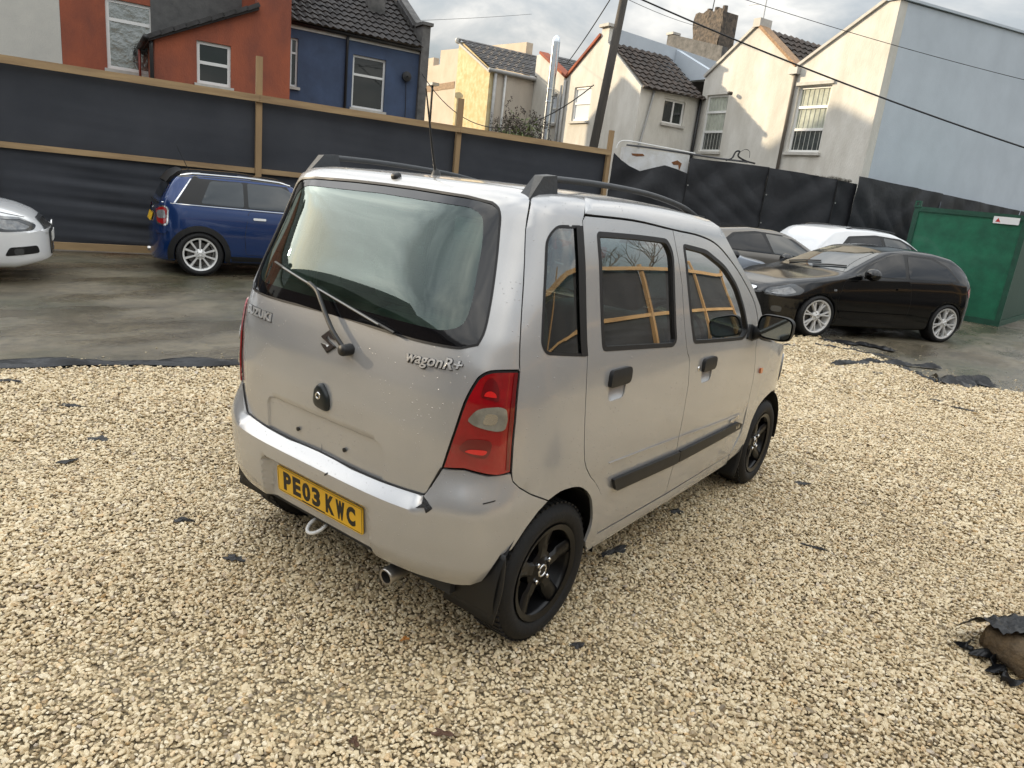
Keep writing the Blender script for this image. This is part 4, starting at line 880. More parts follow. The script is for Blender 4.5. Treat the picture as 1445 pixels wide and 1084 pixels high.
class Shell:
    """closed car body from a side profile: rings at stations along x"""
    def __init__(s, w, zl, top, sh, xr, xf, nr=3.4, nf=2.6, lr=.55, lf=.95, tum=.40):
        s.w, s.zl, s.top, s.sh, s.xr, s.xf, s.nr, s.nf, s.lr, s.lf, s.tum = w, zl, np.array(top, float), np.array(sh, float), xr, xf, nr, nf, lr, lf, tum
        dens_ = np.concatenate([xr+lr*(1-np.cos(np.linspace(0, np.pi/2, 16))), np.linspace(xr+lr, xf-lf, 46)[1:-1], xf-lf*(1-np.sin(np.linspace(0, np.pi/2, 24)))])
        s.X = dens_; s.cache = {}
    def prof(s, A, x): # smoothed profile
        return float(np.mean([np.interp(x+d, A[:, 0], A[:, 1]) for d in (-.06, -.03, 0, .03, .06)]))
    def plan(s, x):
        if x > s.xf-s.lf: return max(1e-3, 1-((x-(s.xf-s.lf))/s.lf)**s.nf)**(1/s.nf)
        if x < s.xr+s.lr: return max(1e-3, 1-(((s.xr+s.lr)-x)/s.lr)**s.nr)**(1/s.nr)
        return 1.
    def ring(s, x):
        k = round(x, 4)
        if k in s.cache: return s.cache[k]
        pw = s.plan(x)*s.w; zt = s.prof(s.top, x); zs = min(s.prof(s.sh, x), zt-.035); h = zt-zs; zl = s.zl+max(0, (x-(s.xf-.35)))*.25
        b = .955*pw; zm = zl+.36
        lo = [(.90*pw, zl), (.975*pw, zl+.07), (pw, zm), (.992*pw, (zm+zs)/2), (b, zs)]
        q = b-s.tum*h*s.plan(x)
        gh = [(b-s.tum*h*.5*s.plan(x), zs+h*.45), (q+.01, zt-.10), (q-.02, zt-.05), (max(q-.09, .2*q), zt-.016), (.45*q, zt+.004), (0, zt+.008)]
        ho = [(b*.985, zs+h*.3), (b*.955, zs+h*.55), (b*.90, zs+h*.78), (b*.78, zs+h*.93), (b*.42, zt+.003), (0, zt+.008)]
        t = min(1, max(0, (h-.09)/.16)); t = t*t*(3-2*t)
        up = [(a[0]*t+c[0]*(1-t), a[1]*t+c[1]*(1-t)) for a, c in zip(gh, ho)]
        r_ = cat(lo+up, 3); s.cache[k] = r_; return r_
    def side(s, sg):
        def fn(x, z, off):
            def yy(x_):
                rg = s.ring(x_); ys = [p[0] for p in rg]; zs = [p[1] for p in rg]; return float(np.interp(z, np.maximum.accumulate(zs), ys))
            y = yy(x); e = .01; dx = (yy(min(x+e, s.xf))-yy(max(x-e, s.xr)))/(2*e); rg = s.ring(x); zs = np.maximum.accumulate([p[1] for p in rg]); ys = [p[0] for p in rg]
            dz = (np.interp(z+e, zs, ys)-np.interp(z-e, zs, ys))/(2*e); n = Vector((-dx, 1, -dz)).normalized()
            return (x+n.x*off, sg*(y+n.y*off), z+n.z*off)
        return fn
    def topf(s):
        def zz(x, y):
            rg = s.ring(min(max(x, s.xr), s.xf)); k = int(np.argmax([p[0] for p in rg])); ys = [p[0] for p in rg][k:]; zs = [p[1] for p in rg][k:]; return float(np.interp(abs(y), ys[::-1], zs[::-1]))
        def fn(x, y, off):
            e = .012; n = Vector((-(zz(x+e, y)-zz(x-e, y))/(2*e), -(zz(x, y+e)-zz(x, y-e))/(2*e), 1)).normalized(); return (x+n.x*off, y+n.y*off, zz(x, y)+n.z*off)
        return fn
    def endf(s, front=True):
        """(y,z) -> x on the nose or tail"""
        def xx(y, z):
            a, b = ((s.xf-s.lf, s.xf) if front else (s.xr+s.lr, s.xr))
            for _ in range(22):
                m = (a+b)/2; rg = s.ring(m); zs = np.maximum.accumulate([p[1] for p in rg]); Y = np.interp(z, zs, [p[0] for p in rg]) if z < zs[-1] else 0
                if Y > abs(y): a = m
                else: b = m
            return a
        def fn(y, z, off):
            e = .01; sg = 1 if front else -1; x = xx(y, z); n = Vector((sg, -sg*(xx(y+e, z)-xx(y-e, z))/(2*e), -sg*(xx(y, z+e)-xx(y, z-e))/(2*e))).normalized(); return (x+n.x*off, y+n.y*off, z+n.z*off)
        return fn
    def body(s, m, parent):
        mb = MB(); nr = None
        for x in s.X:
            rg = s.ring(float(x)); full = [(y, z) for y, z in rg]+[(-y, z) for y, z in rg[-2::-1]]; nr = len(full); mb.v += [(float(x), y, z) for y, z in full]
        for i in range(len(s.X)-1):
            for j in range(nr): a = i*nr+j; b = i*nr+(j+1) % nr; mb.f.append((a, b, b+nr, a+nr))
        mb.f.append(tuple(range(nr))); mb.f.append(tuple((len(s.X)-1)*nr+k for k in reversed(range(nr))))
        o = mb.build('body', m, parent); bm = bmesh.new(); bm.from_mesh(o.data); bmesh.ops.recalc_face_normals(bm, faces=bm.faces)
        for f in bm.faces: f.smooth = len(f.verts) < 6
        bm.to_mesh(o.data); bm.free(); return o
def cut_arches(body, xs, rad, zc, w):
    """open the wheel arches in a body with a boolean cut, leaving dark wells"""
    mb = MB()
    for x in xs:
        for sg in (-1, 1):
            y0, y1 = (w-.26, w+.2) if sg > 0 else (-w-.2, -w+.26)
            mb.lathe([(0.001, y0), (rad, y0), (rad, y1), (.001, y1)], 40, 'y', Matrix.Translation((x, 0, zc)))
    c = mb.build('cutter', M_trim); c.parent = body.parent
    bmx = bmesh.new(); bmx.from_mesh(c.data); bmesh.ops.remove_doubles(bmx, verts=bmx.verts, dist=.002); bmesh.ops.recalc_face_normals(bmx, faces=bmx.faces); bmx.to_mesh(c.data); bmx.free()
    body.data.materials.append(M_trim)
    md = body.modifiers.new('arches', 'BOOLEAN'); md.object = c; md.operation = 'DIFFERENCE'; md.solver = 'EXACT'; md.material_mode = 'TRANSFER'
    dg = bpy.context.evaluated_depsgraph_get(); dg.update(); me = bpy.data.meshes.new_from_object(body.evaluated_get(dg)); body.modifiers.clear(); body.data = me
    bpy.data.objects.remove(c)
def seam_panel(name, poly, fn, m, parent, h=.08, gap=.006, off=.003):
    """door or lid: sheet standing proud of a dark gap"""
    o = panel(name, inset(poly, gap), fn, m, parent, h=h, off=off, flange=.003)
    panel('gap', poly, fn, M_trim, o, h=h, off=.0012); return o
def mirror_cap(parent, x, y, z, sg, m, sz=1., name='door_mirror'):
    def fn(u, v):
        a = 2*math.pi*u; p = math.pi*v; return (x+.07*sz*math.cos(p)-.015, y+sg*(.105*sz*math.sin(p)*math.cos(a)*1.0+.06), z+.07*sz*math.sin(p)*math.sin(a))
    o = MB().grid(fn, 16, 10).build(name, m, parent, smooth=True)
    MB().tube([(x+.02, y-sg*.05, z-.05), (x, y+sg*.05, z-.03)], [.03, .022], 8).build('mirror_arm', M_blackplastic, o); return o
# ================================================================ black hatchback facing the gravel
def car_root(name, label, cat_, origin, ang): return thing(name, label, cat_, (origin[0], origin[1], GZ), ang)
M_blkpaint = paint('black_paint', (.003, .003, .0035), 0., .12, coat=.15)
bk = car_root('black_hatchback', 'black three-door hatchback with bright silver spoked wheels facing the gravel', 'car', (11.99, 0.0), math.atan2(.558, -.832))
sA = Shell(.885, .17, [(-.72, .50), (-.71, .80), (-.66, .95), (-.52, 1.09), (-.30, 1.25), (-.08, 1.36), (.3, 1.415), (.8, 1.43), (1.26, 1.385), (1.60, 1.25), (2.05, 1.05), (2.24, .975), (2.7, .90), (3.1, .81), (3.34, .70), (3.47, .55), (3.49, .45)], [(-.72, .48), (-.62, .88), (0, .965), (1.0, .95), (2.2, .905), (2.8, .80), (3.3, .60), (3.49, .4)], -.72, 3.49, nr=2.8, lr=.55, lf=.95)
ba = sA.body(M_blkpaint, bk); cut_arches(ba, (0, 2.62), .345, .31, .885)
for sg in (1, -1):
    fs = sA.side(sg)
    for x in (0, 2.62): make_wheel(bk, (x, sg*.775, .320), .320, .225, .248, 1 if sg > 0 else -1, 7, M_silverwheel, 'double', .012, .011, .013, 5, 90+x*9)
    d = seam_panel('door', rnd([(.86, .30), (2.18, .30), (2.30, .55), (2.20, .90), (.90, .955), (.83, .62)], .06), fs, M_blkpaint, bk)
    panel('handle', rnd([(.97, .80), (1.17, .80), (1.17, .835), (.97, .835)], .015), fs, M_blkpaint, d, h=.05, off=.022, flange=.02)
    MB().box((.7, sg*.905 if sg > 0 else -.915, .395), (2.25, sg*.915 if sg > 0 else -.905, .425)).build('side_strip', M_blkpaint, bk)
    panel('window', rnd([(1.0, .985), (.98, 1.325), (1.18, 1.325), (1.52, 1.20), (1.92, .98)], .03), fs, M_carglass, bk, h=.08, off=.004)
    panel('window', rnd([(.93, .985), (.91, 1.325), (.40, 1.31), (.08, 1.19), (-.10, 1.03), (-.0, .995)], .05), fs, M_carglass, bk, h=.08, off=.004)
    panel('window_trim', rnd([(-.18, .985), (.06, 1.22), (.38, 1.345), (1.2, 1.355), (1.58, 1.22), (2.02, .965)], .05), fs, M_trim, bk, h=.09, off=.0015)
    hl = panel('headlight', rnd([(2.90, .70), (3.05, .775), (3.33, .665), (3.40, .56), (3.2, .57), (2.96, .63)], .04), fs, M_lampdark, bk, h=.03, off=.004)
    panel('lens', rnd([(3.02, .65), (3.1, .725), (3.3, .645), (3.33, .59), (3.16, .60)], .03), fs, M_clear, hl, h=.03, off=.008)
    panel('tail_light', rnd([(-.66, .76), (-.65, .90), (-.48, .93), (-.36, .86), (-.42, .76)], .03), fs, M_red, bk, h=.03, off=.005)
    panel('fog_lamp', rnd([(3.18, .33), (3.30, .33), (3.30, .42), (3.18, .42)], .04), fs, M_lampdark, bk, h=.03, off=.004)
    panel('side_indicator', rnd([(2.34, .72), (2.40, .72), (2.40, .75), (2.34, .75)], .01), fs, M_clear, bk, h=.03, off=.005)
    mirror_cap(bk, 1.86, sg*.94, 1.02, sg, M_blkpaint, 1.35)
ft = sA.topf()
panel('windscreen', rnd([(1.38, -.58), (2.13, -.73), (2.17, 0), (2.13, .73), (1.38, .58), (1.34, 0)], .05), ft, M_skyglass, bk, h=.09, off=.004)
panel('rear_window', rnd([(-.22, -.5), (-.52, -.54), (-.52, .54), (-.22, .5)], .05), ft, M_carglass, bk, h=.07, off=.004)
for y0 in (-.55, .02):
    MB().tube([ft(2.14, y0, .02), ft(2.05, y0+.28, .022), ft(1.98, y0+.56, .02)], .012, 6).build('wiper', M_trim, bk)
fe = sA.endf(True)
panel('grille', rnd([(-.33, .62), (.33, .62), (.26, .30), (-.26, .30)], .05), fe, M_trim, bk, h=.05, off=.004)
panel('grille_surround', rnd([(-.36, .65), (.36, .65), (.28, .27), (-.28, .27)], .05), fe, M_chrome, bk, holes=[rnd([(-.32, .61), (.32, .61), (.25, .31), (-.25, .31)], .05)], h=.05, off=.012)
panel('number_plate', rect(-.26, .26, .40, .51), fe, mat('white_plate', (.75, .75, .72), .4), bk, h=.06, off=.02)
# ================================================================ blue hatchback with black roof by the fence
M_bluep = paint('blue_metallic_paint', (.005, .032, .135), .35, .22)
bl = car_root('blue_hatchback', 'blue compact hatchback with black roof and silver multi-spoke wheels parked by the fence', 'car', (3.66, 8.46), TH)
sM = Shell(.84, .19, [(-.58, .50), (-.57, .72), (-.53, .93), (-.48, 1.02), (-.34, 1.30), (-.24, 1.41), (-.05, 1.45), (.6, 1.465), (1.2, 1.43), (1.48, 1.30), (1.85, 1.02), (2.0, .975), (2.6, .92), (2.95, .80), (3.1, .62), (3.16, .48)], [(-.58, .5), (-.5, .90), (-.3, .975), (1.0, .965), (2.0, .93), (2.7, .84), (3.16, .45)], -.58, 3.16, nr=3.0, lr=.5, lf=.85, tum=.33)
bm_ = sM.body(M_bluep, bl); cut_arches(bm_, (0, 2.467), .335, .30, .84)
for sg in (1, -1):
    fs = sM.side(sg)
    for x in (0, 2.467): make_wheel(bl, (x, sg*.735, .312), .312, .20, .228, 1 if sg > 0 else -1, 10, M_silverwheel, 'single', .012, .012, .018, 4, 90+x*5)
    arc = lambda x0, r_, a0, a1, n=18: [(x0+r_*math.cos(R(a0+(a1-a0)*k/n)), .30+r_*math.sin(R(a0+(a1-a0)*k/n))) for k in range(n+1)]
    for x0 in (0, 2.467): panel('arch_trim', arc(x0, .415, -12, 192)+arc(x0, .337, 192, -12), fs, M_blackplastic, bl, h=.05, off=.006, flange=.006)
    panel('sill_trim', [(.37, .20), (2.09, .20), (2.09, .30), (.37, .30)], fs, M_blackplastic, bl, h=.1, off=.006, flange=.006)
    d = seam_panel('door', rnd([(.62, .33), (1.95, .33), (2.02, .60), (1.92, .955), (.66, .965), (.60, .6)], .05), fs, M_bluep, bl)
    panel('handle', rnd([(.72, .84), (.90, .84), (.90, .872), (.72, .872)], .014), fs, M_chrome, d, h=.05, off=.02, flange=.018)
    panel('window_band', rnd([(-.30, 1.0), (-.06, 1.38), (.0, 1.405), (.4, 1.43), (1.15, 1.405), (1.3, 1.345), (1.52, 1.21), (1.83, .985)], .02), fs, M_trim, bl, h=.08, off=.002)
    panel('window', rnd([(.02, 1.02), (.16, 1.335), (.60, 1.35), (.60, 1.005)], .04), fs, M_skyglass, bl, h=.08, off=.004)
    panel('window', rnd([(.66, 1.005), (.66, 1.35), (1.16, 1.335), (1.46, 1.19), (1.72, .995)], .03), fs, M_skyglass, bl, h=.08, off=.004)
    panel('belt_strip', [(-.46, .990), (1.95, .958), (1.95, .966), (-.46, .999)], fs, M_chrome, bl, h=.1, off=.009, flange=.006)
    panel('pillar_highlight', [(-.325, 1.005), (-.305, 1.005), (-.085, 1.345), (-.105, 1.34)], fs, M_chrome, bl, h=.08, off=.006)  # chrome sliver placed as a painted highlight on the rear pillar
    panel('tail_light_bezel', rnd([(-.53, .68), (-.54, .92), (-.43, .955), (-.385, .92), (-.40, .68)], .05), fs, M_chrome, bl, h=.04, off=.008, flange=.006)
    tl = panel('tail_light', rnd([(-.515, .70), (-.52, .905), (-.435, .935), (-.405, .905), (-.42, .70)], .045), fs, M_red, bl, h=.03, off=.012)
    panel('clear_lens', rnd([(-.51, .77), (-.515, .87), (-.43, .90), (-.415, .78)], .03), fs, M_clear, tl, h=.03, off=.015)
    panel('bumper_crease', rnd([(-.54, .55), (-.42, .58), (-.40, .62), (-.53, .60)], .02), fs, M_bluep, bl, h=.04, off=.018, flange=.018)
    mirror_cap(bl, 1.68, sg*.90, 1.03, sg, M_trim)
ft = sM.topf()
panel('roof_skin', rnd([(-.26, -.645), (1.22, -.635), (1.32, 0), (1.22, .635), (-.26, .645), (-.30, 0)], .08), ft, mat('black_roof_paint', (.006, .006, .007), .15, coat=.8), bl, h=.1, off=.004, flange=.004)
for sg in (1, -1): MB().tube([ft(-.22+k*.15, sg*.615, .006) for k in range(11)], .012, 6).build('roof_strip', M_chrome, bl)
panel('windscreen', rnd([(1.36, -.58), (1.86, -.7), (1.9, 0), (1.86, .7), (1.36, .58)], .05), ft, M_skyglass, bl, h=.09, off=.004)
fe = sM.endf(False)
panel('rear_window', rnd([(-.55, 1.05), (.55, 1.05), (.48, 1.33), (-.48, 1.33)], .06), fe, M_carglass, bl, h=.06, off=.004)
panel('roof_spoiler', rnd([(-.36, -.52), (-.18, -.56), (-.18, .56), (-.36, .52)], .05), ft, M_trim, bl, h=.08, off=.045, flange=.045)
panel('number_plate', rect(-.26, .26, .70, .81), fe, mat('yellow_plate', (.75, .45, .02), .4), bl, h=.06, off=.02, flange=.01)
panel('rear_lid_lip', rect(-.5, .5, .955, .985), fe, M_trim, bl, h=.06, off=.03, flange=.03)
MB().tube([(-.60, .25, .24), (-.45, .25, .25)], .035, 12).build('exhaust_pipe', M_chrome, bl)
MB().tube([ft(-.05, 0, 0), tuple(Vector(ft(-.05, 0, 0))+Vector((-.16, 0, .34)))], [.006, .003], 6).build('aerial', M_blackplastic, bl)
# ================================================================ white car nose at the edge of the picture
M_whitep = paint('white_paint', (.82, .83, .84), 0., .25)
wh = car_root('white_hatchback', 'white hatchback nose with dark grille entering from the picture edge', 'car', (-1.62, 9.42), TH)
sW = Shell(.885, .19, [(-.78, .55), (-.72, .98), (-.44, 1.30), (-.26, 1.385), (.3, 1.425), (.9, 1.425), (1.28, 1.38), (1.62, 1.25), (2.05, 1.06), (2.24, .99), (2.7, .93), (3.1, .855), (3.32, .77), (3.45, .62), (3.49, .45)], [(-.78, .5), (-.66, .90), (0, .965), (1.0, .95), (2.2, .905), (2.8, .82), (3.3, .64), (3.49, .4)], -.78, 3.49, lr=.5, lf=.75, nf=2.9)
bw_ = sW.body(M_whitep, wh); cut_arches(bw_, (0, 2.6), .345, .31, .885)
for sg in (1, -1):
    fs = sW.side(sg)
    for x in (0, 2.6): make_wheel(wh, (x, sg*.775, .318), .318, .22, .225, 1 if sg > 0 else -1, 10, M_silverwheel, 'single', .012, .014, .02, 5)
    hl = panel('headlight', rnd([(2.78, .72), (2.86, .80), (3.2, .76), (3.36, .68), (3.33, .62), (3.1, .605), (2.88, .61)], .035), fs, M_lampdark, wh, h=.03, off=.004)
    panel('lens', rnd([(2.95, .66), (3.0, .745), (3.18, .725), (3.3, .665), (3.26, .635), (3.08, .63)], .03), fs, M_clear, hl, h=.03, off=.007)
    panel('lamp_eyebrow', [(2.84, .745), (3.2, .745), (3.35, .69), (3.2, .765), (2.86, .785)], fs, M_clear, hl, h=.03, off=.009)
    panel('lower_intake', rnd([(3.05, .33), (3.10, .43), (3.36, .45), (3.38, .36)], .03), fs, M_trim, wh, h=.03, off=.004)
    panel('fog_lamp', rnd([(3.14, .345), (3.14, .42), (3.23, .42), (3.23, .345)], .03), fs, M_lampdark, wh, h=.03, off=.008)
    panel('bumper_seam', [(2.70, .60), (2.92, .60), (2.92, .605), (2.70, .605)], fs, M_trim, wh, h=.05, off=.002)
    panel('bonnet_seam', [(2.2, .945), (2.8, .865), (3.25, .765), (3.25, .771), (2.8, .871), (2.2, .951)], fs, M_trim, wh, h=.05, off=.002)
    panel('window', rnd([(1.0, .985), (.98, 1.325), (1.18, 1.325), (1.52, 1.20), (1.92, .98)], .03), fs, M_carglass, wh, h=.08, off=.004)
fe = sW.endf(True)
panel('grille', rnd([(-.36, .72), (.36, .72), (.28, .34), (-.28, .34)], .05), fe, M_trim, wh, h=.05, off=.004)
for k in range(6): panel('grille_bar', rect(-.27, .27, .38+k*.055, .392+k*.055), fe, M_lampdark, wh, h=.06, off=.008)
panel('grille_surround', rnd([(-.39, .745), (.39, .745), (.30, .31), (-.30, .31)], .05), fe, M_lampdark, wh, holes=[rnd([(-.35, .71), (.35, .71), (.27, .35), (-.27, .35)], .05)], h=.05, off=.014, flange=.01)
for k in range(4): MB().lathe([(.032, 0), (.04, 0), (.04, .012), (.032, .012), (.032, 0)], 20, 'y', Matrix.Translation((3.50, -.075+k*.05, .66)) @ Matrix.Rotation(R(90), 4, 'Z')).build('badge_ring', M_chrome, wh)
panel('number_plate', rect(-.26, .26, .47, .58), fe, MATS['white_plate'], wh, h=.06, off=.022, flange=.01)
ft = sW.topf()
panel('windscreen', rnd([(1.38, -.58), (2.13, -.73), (2.17, 0), (2.13, .73), (1.38, .58), (1.34, 0)], .05), ft, M_skyglass, wh, h=.09, off=.004)
# ================================================================ the three cars half hidden behind
def plain_car(name, label, loc, ang, pm_, sh_, wbase, glass, win, roofc=None, mirror=None, rails=False):
    t = car_root(name, label, 'car', loc, ang); b = sh_.body(pm_, t); cut_arches(b, (0, wbase), .35, .32, sh_.w)
    for sg in (1, -1):
        fs = sh_.side(sg)
        for x in (0, wbase): make_wheel(t, (x, sg*(sh_.w-.11), .33), .33, .21, .225, 1 if sg > 0 else -1, 9, M_silverwheel, 'single', .012, .016, .02, 5)
        panel('window_trim', rnd(win[0], .04), fs, M_trim, t, h=.09, off=.002)
        for k, wp in enumerate(win[1:]): panel('window', rnd(wp, .035), fs, glass[k], t, h=.08, off=.005)
        d = seam_panel('door', rnd([(wbase*.42, .34), (wbase*.80, .34), (wbase*.84, .6), (wbase*.80, .94), (wbase*.43, .97)], .05), fs, pm_, t)
        panel('handle', rnd([(wbase*.46, .86), (wbase*.54, .86), (wbase*.54, .895), (wbase*.46, .895)], .014), fs, M_chrome, d, h=.05, off=.03, flange=.02)
        mirror_cap(t, wbase*.74, sg*(sh_.w+.06), 1.02, sg, mirror or M_trim, 1.15)
        hl = panel('headlight', rnd([(sh_.xf-.55, .72), (sh_.xf-.45, .80), (sh_.xf-.15, .70), (sh_.xf-.12, .62), (sh_.xf-.4, .64)], .04), fs, M_lampdark, t, h=.04, off=.004)
        panel('tail_light', rnd([(sh_.xr+.03, .76), (sh_.xr+.04, .95), (sh_.xr+.22, .97), (sh_.xr+.2, .80)], .03), fs, M_red, t, h=.04, off=.004)
    f = sh_.topf(); xa, xb = win[0][-2][0], win[0][-1][0]
    panel('windscreen', rnd([(xa-.10, -.56), (xb+.12, -.70), (xb+.17, 0), (xb+.12, .70), (xa-.10, .56)], .05), f, glass[-1], t, h=.09, off=.005)
    if roofc: panel('roof_skin', rnd([(sh_.xr+.5, -.55), (xa-.16, -.55), (xa-.16, .55), (sh_.xr+.5, .55)], .06), f, roofc, t, h=.12, off=.004, flange=.004)
    if rails:
        for sg in (1, -1): MB().tube([f(.0+k*.16, sg*.60, .03 if 0 < k < 9 else .0) for k in range(10)], .016, 8).build('roof_rail', rails, t)
    return t
M_greyp_ = paint('taupe_metallic_paint', (.17, .155, .135), .5, .3)
sH = Shell(.88, .19, [(-.75, .6), (-.72, .95), (-.5, 1.26), (-.2, 1.42), (.5, 1.49), (1.1, 1.48), (1.5, 1.40), (1.85, 1.24), (2.25, 1.03), (2.4, .99), (2.9, .93), (3.25, .80), (3.4, .6), (3.44, .48)], [(-.75, .5), (-.6, .98), (.4, 1.02), (1.5, .98), (2.3, .95), (2.9, .86), (3.44, .45)], -.75, 3.44, lr=.55, lf=.85)
plain_car('taupe_hatchback', 'taupe metallic hatchback with black door mirror, half hidden behind the black car', (11.35, 3.55), R(-33), M_greyp_, sH, 2.6, [M_carglass, M_skyglass, M_skyglass], [[(-.35, 1.06), (.1, 1.36), (.6, 1.42), (1.35, 1.39), (1.62, 1.27), (2.1, 1.0)], [(-.2, 1.08), (.15, 1.33), (.75, 1.385), (.95, 1.03)], [(1.0, 1.04), (.84, 1.385), (1.32, 1.36), (1.58, 1.24), (1.98, 1.02)]], roofc=mat('black_roof_paint', (.006, .006, .007), .15))
sQ = Shell(.94, .22, [(-.85, .65), (-.82, 1.0), (-.6, 1.40), (-.35, 1.60), (-.55, 1.62), (.0, 1.66), (.6, 1.68), (1.2, 1.65), (1.6, 1.54), (2.1, 1.27), (2.35, 1.13), (2.5, 1.09), (3.1, 1.02), (3.45, .88), (3.6, .6), (3.62, .5)], [(-.85, .6), (-.7, 1.05), (.4, 1.10), (1.5, 1.07), (2.4, 1.04), (3.1, .94), (3.62, .5)], -.85, 3.62, lr=.6, lf=.9)
sQ.top = sQ.top[np.argsort(sQ.top[:, 0])]; sQ.top = sQ.top[[i for i in range(len(sQ.top)) if not (abs(sQ.top[i, 0]+.55) < 1e-6)]]
plain_car('white_estate', 'white tall estate car with black roof bars, only its roof showing behind the black car', (14.0, 2.1), R(-33), M_whitep, sQ, 2.8, [M_carglass, M_skyglass, M_skyglass], [[(-.4, 1.14), (.0, 1.50), (.7, 1.57), (1.4, 1.54), (1.72, 1.42), (2.3, 1.1)], [(-.25, 1.16), (.05, 1.46), (.82, 1.53), (.95, 1.14)], [(1.02, 1.14), (.92, 1.53), (1.38, 1.50), (1.66, 1.39), (2.15, 1.13)]], rails=M_blkpaint)
M_silp = paint('silver_blue_paint', (.30, .33, .38), .6, .3)
plain_car('silver_hatchback', 'silver-blue car bonnet just showing past the front of the silver hatchback', (8.65, 4.15), R(-26), M_silp, sH, 2.6, [M_carglass, M_skyglass, M_skyglass], [[(-.35, 1.06), (.1, 1.36), (.6, 1.42), (1.35, 1.39), (1.62, 1.27), (2.1, 1.0)], [(-.2, 1.08), (.15, 1.33), (.75, 1.385), (.95, 1.03)], [(1.0, 1.04), (.84, 1.385), (1.32, 1.36), (1.58, 1.24), (1.98, 1.02)]])
# ================================================================ the silver hatchback in the middle of the gravel
RT=np.array([ # v, z, xr, w, n, x0
[.24,.24,-.42,.765,4.2,.25],[.30,.30,-.44,.782,4.2,.25],[.38,.38,-.457,.794,4.2,.25],[.50,.50,-.470,.802,4.2,.25],[.62,.62,-.478,.806,4.2,.25],[.75,.75,-.486,.807,4.2,.25],
[.87,.87,-.489,.803,4.2,.25],[1.0,1.0,-.480,.796,4.3,.25],[1.10,1.10,-.462,.785,4.4,.25],[1.19,1.19,-.438,.770,4.4,.25],[1.30,1.30,-.397,.750,4.3,.25],
[1.45,1.45,-.332,.720,4.2,.25],[1.54,1.54,-.292,.698,4.4,.25],[1.60,1.600,-.262,.680,4.9,.27],[1.64,1.642,-.232,.664,5.4,.30],[1.68,1.669,-.190,.632,5.8,.35],
[1.74,1.683,-.125,.57,5.8,.45],[1.84,1.691,.0,.43,5,.6],[1.98,1.695,.2,.23,3,.75],[2.15,1.697,.45,.02,2.5,.8]])
